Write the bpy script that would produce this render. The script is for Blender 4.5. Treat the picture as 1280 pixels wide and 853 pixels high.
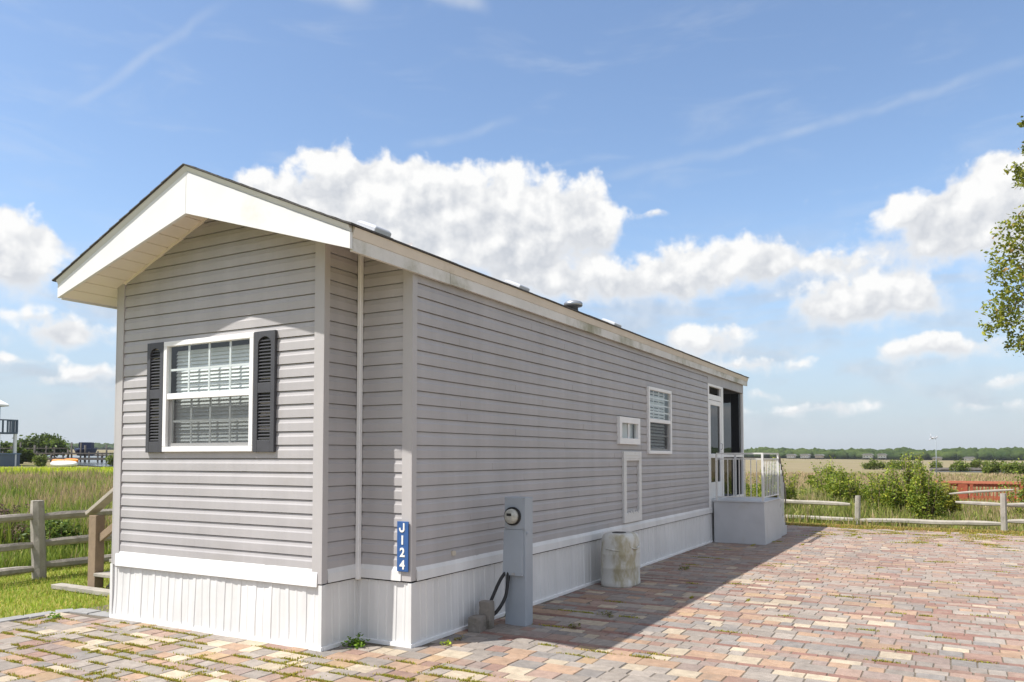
import bpy, math, random
import numpy as np
from mathutils import Vector, noise as mnoise

R = math.radians
for o in list(bpy.data.objects):
    bpy.data.objects.remove(o)
sc = bpy.context.scene
COL = sc.collection
random.seed(7)
RNG = np.random.default_rng(11)

# ------------------------------------------------------------------ camera
cd = bpy.data.cameras.new('camera')
cam = bpy.data.objects.new('camera', cd)
COL.objects.link(cam)
cam.location = (0, 0, 1.6)
cam.rotation_euler = (R(90 + 2.55), 0, R(29.35))
cd.sensor_width = 36
cd.lens = 27.56
cd.shift_y = 0.0793
cd.clip_start = 0.05
cd.clip_end = 9000
sc.camera = cam

# ------------------------------------------------------------------ light
SUN_DIR = Vector((0.41, 0.48, -1.0)).normalized()        # the way the light travels
SUN_EL = math.asin(-SUN_DIR.z)
SUN_AZ = math.atan2(-SUN_DIR.x, -SUN_DIR.y)              # clockwise from +Y
sd = bpy.data.lights.new('sun', 'SUN')
sd.energy = 4.4
sd.angle = R(0.55)
sd.color = (1.0, 0.965, 0.915)
sun = bpy.data.objects.new('sun', sd)
COL.objects.link(sun)
sun.rotation_euler = SUN_DIR.to_track_quat('-Z', 'Y').to_euler()

sc.view_settings.view_transform = 'Standard'
sc.view_settings.look = 'None'
sc.view_settings.gamma = 1
sc.view_settings.use_curve_mapping = False
sc.view_settings.exposure = 0.63

world = bpy.data.worlds.new('World')
sc.world = world
world.use_nodes = True


class NT:
    """small helper round a node tree"""
    def __init__(self, tree):
        self.t = tree
        self.n = tree.nodes
        self.l = tree.links

    def new(self, typ, **kw):
        n = self.n.new(typ)
        for k, v in kw.items():
            setattr(n, k, v)
        return n

    def put(self, sock, v):
        if hasattr(v, 'node'):
            self.l.new(v, sock)
        else:
            sock.default_value = v

    def math(self, op, a, b=None, c=None, clamp=False):
        n = self.new('ShaderNodeMath', operation=op, use_clamp=clamp)
        self.put(n.inputs[0], a)
        if b is not None:
            self.put(n.inputs[1], b)
        if c is not None:
            self.put(n.inputs[2], c)
        return n.outputs[0]

    def vmath(self, op, a, b=None):
        n = self.new('ShaderNodeVectorMath', operation=op)
        self.put(n.inputs[0], a)
        if b is not None:
            self.put(n.inputs[1], b)
        return n.outputs['Value'] if op in ('LENGTH', 'DOT_PRODUCT') else n.outputs[0]

    def noise(self, vec, scale, detail=4, rough=0.5, dist=0.0):
        n = self.new('ShaderNodeTexNoise')
        if vec is not None:
            self.l.new(vec, n.inputs['Vector'])
        n.inputs['Scale'].default_value = scale
        n.inputs['Detail'].default_value = detail
        n.inputs['Roughness'].default_value = rough
        n.inputs['Distortion'].default_value = dist
        return n.outputs[0]

    def ramp(self, fac, a, b, x=0.0, y=1.0, smooth=False):
        n = self.new('ShaderNodeMapRange', interpolation_type='SMOOTHSTEP' if smooth else 'LINEAR')
        self.put(n.inputs['Value'], fac)
        self.put(n.inputs['From Min'], a)
        self.put(n.inputs['From Max'], b)
        self.put(n.inputs['To Min'], x)
        self.put(n.inputs['To Max'], y)
        return n.outputs[0]

    def mix(self, fac, a, b, blend='MIX'):
        n = self.new('ShaderNodeMix', data_type='RGBA', blend_type=blend)
        self.put(n.inputs[0], fac)
        self.put(n.inputs[6], a if hasattr(a, 'node') else (*a[:3], 1))
        self.put(n.inputs[7], b if hasattr(b, 'node') else (*b[:3], 1))
        return n.outputs[2]

    def combine(self, x, y, z):
        n = self.new('ShaderNodeCombineXYZ')
        for s, v in zip(n.inputs, (x, y, z)):
            self.put(s, v)
        return n.outputs[0]


def build_sky():
    w = NT(world.node_tree)
    w.n.clear()
    out = w.new('ShaderNodeOutputWorld')
    bg = w.new('ShaderNodeBackground')
    bg.inputs['Strength'].default_value = 0.13
    w.l.new(bg.outputs[0], out.inputs['Surface'])
    sky = w.new('ShaderNodeTexSky', sky_type='NISHITA')
    sky.sun_disc = False
    sky.sun_elevation = SUN_EL
    sky.sun_rotation = SUN_AZ
    sky.altitude = 0
    sky.air_density = 1.0
    sky.dust_density = 0.7
    sky.ozone_density = 2.2
    tc = w.new('ShaderNodeTexCoord')
    sep = w.new('ShaderNodeSeparateXYZ')
    w.l.new(tc.outputs['Generated'], sep.inputs[0])
    x, y, z = sep.outputs
    az = w.math('MULTIPLY', w.math('ARCTAN2', x, y), 180 / math.pi)
    hyp = w.math('SQRT', w.math('ADD', w.math('MULTIPLY', x, x), w.math('MULTIPLY', y, y)))
    el = w.math('MULTIPLY', w.math('ARCTAN2', z, hyp), 180 / math.pi)
    p0 = w.combine(az, el, 0.0)
    # domain warp for the billowing edges
    wn = w.new('ShaderNodeTexNoise')
    wn.inputs['Scale'].default_value = 0.32
    wn.inputs['Detail'].default_value = 1.5
    w.l.new(p0, wn.inputs['Vector'])
    warp = w.vmath('SUBTRACT', wn.outputs['Color'], (0.5, 0.5, 0.5))
    p = w.vmath('ADD', p0, w.vmath('MULTIPLY', warp, (2.6, 1.7, 0.0)))
    # cumulus: (azimuth, elevation, half width, half height, strength)
    blobs = [
        (-46.4, 17.6, 3.2, 2.3, 1.0), (-41.7, 18.7, 4.2, 3.0, 1.1), (-36.6, 18.6, 4.0, 2.8, 1.1),
        (-31.4, 18.0, 4.6, 3.0, 1.1), (-25.9, 17.3, 4.2, 3.2, 1.15), (-29.3, 14.8, 6.6, 3.4, 1.1),
        (-22.3, 16.0, 2.0, 1.7, 0.9), (-19.2, 16.9, 1.7, 0.5, 0.55), (-38.6, 15.6, 8.0, 3.4, 1.1),
        (-26.0, 12.6, 4.2, 2.0, 0.9), (-22.0, 12.6, 3.8, 1.9, 0.9), (-15.6, 13.1, 5.0, 2.2, 0.95), (-11.0, 13.4, 3.6, 1.7, 0.85), (-6.9, 12.9, 2.8, 1.2, 0.7),
        (-18.8, 12.2, 4.5, 1.4, 0.7),
        (-5.0, 10.3, 5.4, 2.2, 0.95), (-2.6, 10.7, 3.0, 1.5, 0.8), (-7.2, 10.2, 2.6, 1.6, 0.7),
        (-2.0, 15.2, 3.6, 2.0, 0.85), (0.8, 15.4, 3.2, 2.3, 0.95), (3.6, 16.0, 3.0, 2.6, 1.0), (0.0, 13.2, 6.0, 1.9, 0.8), (4.6, 13.4, 3.6, 2.6, 0.9), (7.0, 15.0, 5.0, 3.2, 1.0),
        (-15.5, 8.3, 3.4, 1.6, 0.85), (-0.8, 6.9, 4.0, 1.1, 0.9), (-12.0, 6.4, 5.0, 0.9, 0.62), (-16.5, 6.4, 2.8, 1.2, 0.62),
        (3.6, 4.6, 2.6, 0.8, 0.6), (-8.0, 3.2, 4.4, 0.6, 0.6), (-11.5, 4.4, 2.6, 0.6, 0.55), (2.0, 3.0, 2.6, 0.6, 0.55), (-14.5, 3.2, 2.6, 0.6, 0.55),
        (-62.5, 12.9, 3.4, 2.5, 1.0), (-61.2, 11.2, 2.6, 1.7, 0.9), (-66.5, 13.0, 4.5, 3.2, 1.0),
        (-59.3, 7.7, 4.2, 1.1, 0.8), (-58.2, 5.2, 3.4, 0.75, 0.7), (-62.2, 6.1, 3.0, 0.6, 0.6), (-61.0, 8.8, 3.0, 0.8, 0.6),
        (20, 14, 7, 3.0, 0.9), (33, 9, 9, 2.4, 0.8), (-85, 12, 9, 3.4, 0.9), (-110, 18, 10, 4.0, 0.9), (70, 20, 12, 5, 0.9),
        (120, 14, 12, 4, 0.9), (170, 24, 14, 5, 0.8), (-150, 12, 12, 3.5, 0.8),
    ]
    S = None
    SH = None
    for (ca, ce, ra, re, st) in blobs:
        d = w.vmath('MULTIPLY', w.vmath('SUBTRACT', p, (ca, ce, 0.0)), (1 / ra, 1 / re, 0.0))
        ln = w.vmath('LENGTH', d)
        f = w.math('MULTIPLY', w.math('SUBTRACT', 1.35, ln, clamp=False), st)
        f = w.math('MAXIMUM', f, 0.0)
        f2 = w.math('MULTIPLY', f, f)
        sy = w.new('ShaderNodeSeparateXYZ')
        w.l.new(d, sy.inputs[0])
        sh = w.math('MULTIPLY', sy.outputs[1], f2)
        S = f2 if S is None else w.math('ADD', S, f2)
        SH = sh if SH is None else w.math('ADD', SH, sh)
    F = w.math('SQRT', S)
    shade = w.math('DIVIDE', SH, w.math('ADD', S, 0.001))          # -1 base .. +1 top of the cloud
    n1 = w.noise(p0, 0.50, 8, 0.50)
    n2 = w.noise(w.vmath('ADD', p0, (0.45, -0.75, 0.0)), 0.50, 6, 0.48)
    n3 = w.noise(p, 1.7, 5, 0.5)
    body = w.math('ADD', F, w.math('MULTIPLY', w.math('SUBTRACT', n1, 0.5), 1.55))
    body = w.math('ADD', body, w.math('MULTIPLY', w.math('SUBTRACT', n3, 0.5), 0.30))
    # the tops are crisp, the bases soft
    hi = w.ramp(shade, -0.6, 0.5, 1.15, 0.68)
    alpha = w.ramp(body, 0.30, hi, 0.0, 1.0, True)
    relief = w.math('MULTIPLY', w.math('SUBTRACT', n1, n2), 2.6)
    tone = w.math('ADD', w.ramp(shade, -0.70, 0.62, 0.0, 1.0, True), relief)
    tone = w.math('MAXIMUM', w.math('MINIMUM', tone, 1.0), 0.0)
    thick = w.ramp(body, 0.5, 1.5, 0.0, 1.0, True)
    tone = w.math('MAXIMUM', tone, w.math('MULTIPLY', w.math('SUBTRACT', 1.0, thick), 0.75))
    ccol = w.mix(tone, (2.95, 3.12, 3.42), (4.95, 4.95, 4.92))
    # thin high cirrus and two old contrails
    cn = w.noise(w.vmath('MULTIPLY', p0, (0.10, 0.42, 1.0)), 1.0, 7, 0.6, 0.6)
    ci = w.ramp(cn, 0.50, 0.78, 0.0, 0.17, True)
    for (a0, e0, a1, e1, wd, st) in ((-50, 31.5, -40, 30.2, 1.1, 0.55), (-37, 31.6, -31, 30.4, 0.8, 0.40), (-60, 21.0, -50, 29.0, 0.50, 0.14),
                                     (-24, 19.6, 7, 23.6, 0.55, 0.11), (-37, 21.8, -29, 23.6, 0.5, 0.10)):
        L = math.hypot(a1 - a0, e1 - e0)
        ux, uy = (a1 - a0) / L, (e1 - e0) / L
        q = w.vmath('SUBTRACT', w.vmath('ADD', p0, w.vmath('MULTIPLY', warp, (1.2, 0.9, 0.0))), ((a0 + a1) / 2, (e0 + e1) / 2, 0))
        al = w.math('ABSOLUTE', w.vmath('DOT_PRODUCT', q, (ux, uy, 0)))
        ac = w.math('ABSOLUTE', w.vmath('DOT_PRODUCT', q, (-uy, ux, 0)))
        m = w.math('MULTIPLY', w.ramp(al, L * 0.25, L * 0.6, 1, 0, True), w.ramp(ac, 0.0, wd, 1, 0, True))
        m = w.math('MULTIPLY', m, w.ramp(n1, 0.3, 0.6, 0.25, st))
        ci = w.math('MAXIMUM', ci, w.math('MULTIPLY', m, 1.0))
    ci = w.math('MULTIPLY', ci, w.ramp(el, 1.0, 8.0, 0.2, 1.0))
    # a dull damp layer low over the horizon and white veils added out of view
    low = w.ramp(el, 0.0, 16.0, 0.0, 1.0, True)
    skyc = w.mix(w.ramp(el, -1.0, 17.0, 0.80, 0.0, True), sky.outputs[0], (2.25, 2.62, 3.22))
    fill_veil = w.ramp(el, 36.0, 60.0, 0.0, 0.60, True)  # added overhead, above the frame, to lift light in the shade
    side = w.ramp(w.math('ABSOLUTE', w.math('ADD', az, 29.0)), 52.0, 85.0, 0.0, 0.36, True)  # the same added to the sides and behind the camera
    skyc = w.mix(w.math('MAXIMUM', fill_veil, side), skyc, (5.6, 5.42, 5.35))
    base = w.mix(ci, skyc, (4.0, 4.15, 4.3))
    # thin grey-blue banks low over the marsh
    bn = w.noise(w.vmath('MULTIPLY', p0, (0.085, 0.34, 1.0)), 1.0, 7, 0.55, 0.4)
    bank = w.math('MULTIPLY', w.ramp(bn, 0.44, 0.66, 0.0, 0.62, True), w.math('MULTIPLY', w.ramp(el, 0.5, 3.5, 0, 1, True), w.ramp(el, 10.0, 18.0, 1, 0, True)))
    base = w.mix(bank, base, w.mix(w.ramp(n1, 0.4, 0.62), (2.75, 3.0, 3.4), (3.7, 3.8, 3.95)))
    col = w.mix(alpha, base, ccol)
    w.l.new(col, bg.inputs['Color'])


build_sky()
world.cycles.sampling_method = 'MANUAL'
world.cycles.sample_map_resolution = 512

# ------------------------------------------------------------------ materials
MAT = {}


def base_mat(name):
    m = bpy.data.materials.new(name)
    m.use_nodes = True
    w = NT(m.node_tree)
    b = m.node_tree.nodes['Principled BSDF']
    MAT[name] = m
    return m, w, b


def mat(name, col, rough=0.6, var=0.12, scale=6.0, metal=0.0, bump=0.0, bscale=40.0, spec=0.4, stretch=None, dirt=None, dirt_scale=2.0, dirt_lo=0.52, dirt_hi=0.7, streak=0.0):
    """painted / plain surface with soft tonal variation and optional patchy dirt"""
    m, w, b = base_mat(name)
    tc = w.new('ShaderNodeTexCoord')
    v = tc.outputs['Object']
    if stretch:
        v = w.vmath('MULTIPLY', v, stretch)
    n = w.noise(v, scale, 6, 0.6)
    f = w.ramp(n, 0.3, 0.7, 1 - var, 1 + var)
    c = w.mix(1.0, col, w.combine(f, f, f), 'MULTIPLY')
    if streak:
        sn = w.noise(w.vmath('MULTIPLY', tc.outputs['Object'], (5.0, 5.0, 0.25)), 1.0, 6, 0.6)
        sf = w.ramp(sn, 0.35, 0.7, 1.0 + streak * 0.4, 1.0 - streak)
        c = w.mix(1.0, c, w.combine(sf, sf, w.math('MULTIPLY', sf, 0.995)), 'MULTIPLY')
    if dirt:
        dn = w.noise(v, dirt_scale, 8, 0.65)
        c = w.mix(w.ramp(dn, dirt_lo, dirt_hi, 0, 0.85, True), c, dirt)
    w.l.new(c, b.inputs['Base Color'])
    b.inputs['Roughness'].default_value = rough
    b.inputs['Metallic'].default_value = metal
    b.inputs['Specular IOR Level'].default_value = spec
    if bump:
        bn = w.new('ShaderNodeBump')
        bn.inputs['Strength'].default_value = bump
        bn.inputs['Distance'].default_value = 0.01
        w.l.new(w.noise(v, bscale, 5, 0.6), bn.inputs['Height'])
        w.l.new(bn.outputs[0], b.inputs['Normal'])
    return m


mat('siding', (0.400, 0.382, 0.380), 0.5, 0.05, 1.3, bump=0.05, bscale=160, stretch=(1, 1, 2), dirt=(0.36, 0.34, 0.32), dirt_scale=1.1, dirt_lo=0.55, dirt_hi=0.8, streak=0.09)
mat('trim_greige', (0.43, 0.41, 0.40), 0.5, 0.05, 2.0)
mat('white_trim', (0.80, 0.79, 0.77), 0.45, 0.04, 3.0)
mat('skirt_white', (0.68, 0.675, 0.66), 0.42, 0.05, 2.0, bump=0.06, bscale=9, dirt=(0.57, 0.56, 0.53), dirt_scale=1.6, dirt_lo=0.58, dirt_hi=0.82, streak=0.10)
mat('fascia_white', (0.70, 0.695, 0.68), 0.5, 0.04, 2.0, dirt=(0.58, 0.56, 0.51), dirt_scale=1.2, dirt_lo=0.55, dirt_hi=0.8)
mat('fascia_weathered', (0.66, 0.64, 0.60), 0.55, 0.07, 3.0, dirt=(0.26, 0.25, 0.15), dirt_scale=1.3, dirt_lo=0.46, dirt_hi=0.70)
mat('frieze_shaded', (0.60, 0.61, 0.62), 0.55, 0.04, 3.0)  # white strip greyed: the shade under the shingles put into its colour
mat('frieze_bounce_tan', (0.64, 0.58, 0.50), 0.55, 0.06, 3.0, dirt=(0.34, 0.31, 0.22), dirt_scale=1.7, dirt_lo=0.58, dirt_hi=0.8)  # warm bounce from the paving put into the tan, dirt over it
mat('soffit_cream', (0.78, 0.72, 0.62), 0.6, 0.04, 3.0)
mat('shutter_grey', (0.06, 0.06, 0.067), 0.5, 0.10, 8.0, bump=0.05, bscale=90)
mat('blind_white', (0.80, 0.80, 0.78), 0.55, 0.03, 4.0)
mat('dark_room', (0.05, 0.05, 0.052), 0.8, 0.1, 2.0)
mat('pedestal_grey', (0.335, 0.37, 0.405), 0.42, 0.07, 3.5, bump=0.03, bscale=40, dirt=(0.33, 0.33, 0.315), dirt_scale=2.5, dirt_lo=0.55, dirt_hi=0.85)
mat('black_rubber', (0.018, 0.018, 0.018), 0.45, 0.2, 20)
mat('concrete_block', (0.24, 0.215, 0.185), 0.95, 0.2, 14, bump=0.8, bscale=120, dirt=(0.11, 0.10, 0.075), dirt_scale=7)
mat('tank_plastic', (0.60, 0.59, 0.54), 0.55, 0.06, 4, dirt=(0.33, 0.28, 0.15), dirt_scale=4.2, dirt_lo=0.44, dirt_hi=0.64, stretch=(1, 1, 0.5))
mat('step_grey', (0.50, 0.505, 0.51), 0.55, 0.07, 3, bump=0.04, bscale=60, dirt=(0.44, 0.41, 0.35), dirt_scale=2.2, dirt_lo=0.55, dirt_hi=0.8)
mat('rail_white', (0.66, 0.65, 0.62), 0.5, 0.06, 9, dirt=(0.40, 0.36, 0.29), dirt_scale=9, dirt_lo=0.58, dirt_hi=0.78)
mat('rail_worn', (0.20, 0.18, 0.155), 0.6, 0.3, 14)
mat('old_wood', (0.33, 0.295, 0.25), 0.9, 0.22, 5, bump=0.6, bscale=30, stretch=(1, 1, 1), dirt=(0.20, 0.175, 0.14), dirt_scale=9, dirt_lo=0.5, dirt_hi=0.75)
mat('pale_rail', (0.34, 0.31, 0.265), 0.9, 0.15, 6, bump=0.5, bscale=30, dirt=(0.20, 0.18, 0.15), dirt_scale=8, dirt_lo=0.52, dirt_hi=0.75)
mat('stair_wood', (0.27, 0.195, 0.13), 0.85, 0.16, 5, bump=0.4, bscale=35, dirt=(0.23, 0.17, 0.115), dirt_scale=7, dirt_lo=0.5, dirt_hi=0.75)
mat('stair_cap', (0.40, 0.35, 0.29), 0.85, 0.12, 7, bump=0.4, bscale=35)
mat('shingle', (0.085, 0.08, 0.075), 0.95, 0.3, 25, bump=0.7, bscale=60)
mat('vent_white', (0.50, 0.51, 0.53), 0.4, 0.04, 5)
mat('vent_metal', (0.42, 0.43, 0.44), 0.35, 0.1, 9, metal=0.8)
mat('sign_blue', (0.035, 0.10, 0.27), 0.4, 0.08, 12)
mat('sign_white', (0.82, 0.81, 0.74), 0.45, 0.05, 20)
mat('meter_glass', (0.40, 0.40, 0.35), 0.12, 0.25, 30, spec=0.8)
mat('brass_beige', (0.50, 0.45, 0.36), 0.5, 0.08, 20)
mat('bark', (0.15, 0.12, 0.09), 0.95, 0.3, 12, bump=0.8, bscale=40)
mat('twig', (0.16, 0.115, 0.075), 0.9, 0.3, 20)
mat('deck_red', (0.33, 0.080, 0.040), 0.8, 0.22, 7, dirt=(0.22, 0.07, 0.04), dirt_scale=8)
mat('deck_cap', (0.44, 0.15, 0.085), 0.8, 0.15, 7)
mat('weathered_pile', (0.09, 0.08, 0.07), 0.9, 0.3, 4)
mat('house_blue', (0.10, 0.16, 0.24), 0.7, 0.08, 0.6)
mat('house_slate', (0.085, 0.115, 0.155), 0.7, 0.1, 0.6)
mat('house_white', (0.7, 0.7, 0.68), 0.6, 0.05, 0.5)
mat('house_tan', (0.52, 0.46, 0.37), 0.7, 0.06, 0.5)
mat('house_roof', (0.17, 0.165, 0.16), 0.9, 0.15, 0.8)
mat('kayak_orange', (0.70, 0.24, 0.02), 0.4, 0.08, 2)
mat('hull_white', (0.78, 0.79, 0.8), 0.35, 0.05, 1)
mat('canvas_navy', (0.02, 0.03, 0.07), 0.7, 0.2, 1)
mat('galvanised', (0.24, 0.27, 0.29), 0.5, 0.08, 4)
mat('mortar_sand', (0.13, 0.108, 0.08), 1.0, 0.25, 30)
mat('border_stone', (0.27, 0.265, 0.255), 0.85, 0.15, 9, bump=0.4, bscale=60)


def pane_mat():
    m, w, b = base_mat('window_glass')
    out = w.n['Material Output']
    tr = w.new('ShaderNodeBsdfTransparent')
    tr.inputs[0].default_value = (0.86, 0.90, 0.90, 1)
    gl = w.new('ShaderNodeBsdfGlossy')
    gl.inputs['Roughness'].default_value = 0.02
    ge = w.new('ShaderNodeNewGeometry')
    c = w.math('ABSOLUTE', w.vmath('DOT_PRODUCT', ge.outputs['Incoming'], ge.outputs['Normal']))
    f = w.math('POWER', w.math('SUBTRACT', 1.0, c, clamp=True), 5.0)
    mx = w.new('ShaderNodeMixShader')
    w.l.new(w.math('MULTIPLY_ADD', f, 0.9, 0.07, clamp=True), mx.inputs[0])
    w.l.new(tr.outputs[0], mx.inputs[1])
    w.l.new(gl.outputs[0], mx.inputs[2])
    w.l.new(mx.outputs[0], out.inputs['Surface'])


def screen_mat(name, opacity, col):
    m, w, b = base_mat(name)
    out = w.n['Material Output']
    tr = w.new('ShaderNodeBsdfTransparent')
    df = w.new('ShaderNodeBsdfDiffuse')
    df.inputs[0].default_value = (*col, 1)
    mx = w.new('ShaderNodeMixShader')
    mx.inputs[0].default_value = opacity
    w.l.new(tr.outputs[0], mx.inputs[1])
    w.l.new(df.outputs[0], mx.inputs[2])
    w.l.new(mx.outputs[0], out.inputs['Surface'])


pane_mat()
screen_mat('insect_screen', 0.60, (0.018, 0.019, 0.022))
screen_mat('window_screen', 0.45, (0.08, 0.08, 0.08))


def leafy(name, rough=0.6, transl=0.35, hue=(1, 1, 1)):
    """leaves and blades: the colour of each leaf is a mesh attribute"""
    m, w, b = base_mat(name)
    out = w.n['Material Output']
    at = w.new('ShaderNodeAttribute', attribute_name='Col')
    c = w.mix(1.0, at.outputs['Color'], hue, 'MULTIPLY')
    w.l.new(c, b.inputs['Base Color'])
    b.inputs['Roughness'].default_value = rough
    b.inputs['Specular IOR Level'].default_value = 0.25
    tl = w.new('ShaderNodeBsdfTranslucent')
    w.l.new(c, tl.inputs[0])
    mx = w.new('ShaderNodeMixShader')
    mx.inputs[0].default_value = transl
    w.l.new(b.outputs[0], mx.inputs[1])
    w.l.new(tl.outputs[0], mx.inputs[2])
    w.l.new(mx.outputs[0], out.inputs['Surface'])


leafy('grass_blade', 0.6, 0.35, (1.75, 1.65, 1.6))
leafy('leaf', 0.5, 0.45, (1.85, 1.68, 1.45))


def paver_mat():
    m, w, b = base_mat('paver')
    tc = w.new('ShaderNodeTexCoord')
    at = w.new('ShaderNodeAttribute', attribute_name='Col')
    v = tc.outputs['Object']
    n = w.noise(v, 14, 6, 0.62)
    n2 = w.noise(v, 110, 4, 0.7)
    n3 = w.noise(v, 0.8, 6, 0.6)
    f = w.math('MULTIPLY', w.ramp(n, 0.3, 0.7, 0.80, 1.18), w.ramp(n2, 0.3, 0.7, 0.80, 1.18))
    f = w.math('MULTIPLY', f, w.ramp(n3, 0.35, 0.7, 0.88, 1.08))
    c = w.mix(1.0, at.outputs['Color'], w.combine(f, f, f), 'MULTIPLY')
    # sand and dirt lying over several stones, long wheel marks along the drive
    c = w.mix(w.ramp(w.noise(v, 5.0, 8, 0.68), 0.50, 0.72, 0, 0.42, True), c, (0.30, 0.25, 0.20))
    c = w.mix(w.ramp(w.noise(v, 2.3, 8, 0.65), 0.56, 0.78, 0, 0.50, True), c, (0.19, 0.165, 0.13))
    c = w.mix(w.ramp(w.noise(w.vmath('MULTIPLY', v, (1.6, 0.12, 1.0)), 1.0, 6, 0.6), 0.54, 0.70, 0, 0.30, True), c, (0.15, 0.13, 0.115))
    w.l.new(c, b.inputs['Base Color'])
    b.inputs['Roughness'].default_value = 0.85
    b.inputs['Specular IOR Level'].default_value = 0.3
    bn = w.new('ShaderNodeBump')
    bn.inputs['Strength'].default_value = 0.45
    bn.inputs['Distance'].default_value = 0.004
    w.l.new(n2, bn.inputs['Height'])
    w.l.new(bn.outputs[0], b.inputs['Normal'])


paver_mat()


def ground_mat():
    m, w, b = base_mat('marsh_ground')
    tc = w.new('ShaderNodeTexCoord')
    v = tc.outputs['Object']
    sep = w.new('ShaderNodeSeparateXYZ')
    w.l.new(v, sep.inputs[0])
    dist = w.vmath('LENGTH', v)
    n1 = w.noise(v, 0.018, 7, 0.62)
    n2 = w.noise(v, 0.14, 7, 0.6)
    n3 = w.noise(v, 2.5, 6, 0.65)
    tan = w.mix(w.ramp(n2, 0.35, 0.65), (0.20, 0.165, 0.098), (0.245, 0.205, 0.125))
    olive = w.mix(w.ramp(n3, 0.3, 0.7), (0.13, 0.14, 0.04), (0.22, 0.195, 0.07))
    far = w.mix(w.ramp(n1, 0.52, 0.64, 0, 1, True), tan, olive)
    lawn = w.mix(w.ramp(n3, 0.3, 0.7), (0.13, 0.175, 0.025), (0.24, 0.23, 0.06))
    # left of the home the marsh is greener
    left = w.ramp(sep.outputs[0], -30.0, -60.0, 0, 0.75, True)
    far = w.mix(w.math('MULTIPLY', left, w.ramp(dist, 110, 60, 0, 1)), far, lawn)
    near = w.ramp(dist, 28, 48, 0, 1, True)
    w.l.new(w.mix(near, lawn, far), b.inputs['Base Color'])
    b.inputs['Roughness'].default_value = 1.0
    b.inputs['Specular IOR Level'].default_value = 0.05


ground_mat()


def water_mat():
    m, w, b = base_mat('creek_water')
    tc = w.new('ShaderNodeTexCoord')
    b.inputs['Base Color'].default_value = (0.10, 0.12, 0.13, 1)
    b.inputs['Roughness'].default_value = 0.12
    b.inputs['Specular IOR Level'].default_value = 0.6
    bn = w.new('ShaderNodeBump')
    bn.inputs['Strength'].default_value = 0.35
    bn.inputs['Distance'].default_value = 0.05
    w.l.new(w.noise(tc.outputs['Object'], 1.4, 4, 0.6), bn.inputs['Height'])
    w.l.new(bn.outputs[0], b.inputs['Normal'])


water_mat()


def wood_far_mat():
    m, w, b = base_mat('far_foliage')
    tc = w.new('ShaderNodeTexCoord')
    v = tc.outputs['Object']
    n = w.noise(v, 0.07, 5, 0.6)
    n2 = w.noise(v, 0.9, 5, 0.7)
    c = w.mix(w.ramp(n, 0.35, 0.65), (0.028, 0.046, 0.016), (0.062, 0.084, 0.024))
    f = w.ramp(n2, 0.3, 0.7, 0.55, 1.5)
    w.l.new(w.mix(1.0, c, w.combine(f, f, f), 'MULTIPLY'), b.inputs['Base Color'])
    b.inputs['Roughness'].default_value = 1.0
    b.inputs['Specular IOR Level'].default_value = 0.0


wood_far_mat()

# ------------------------------------------------------------------ mesh helpers


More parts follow.
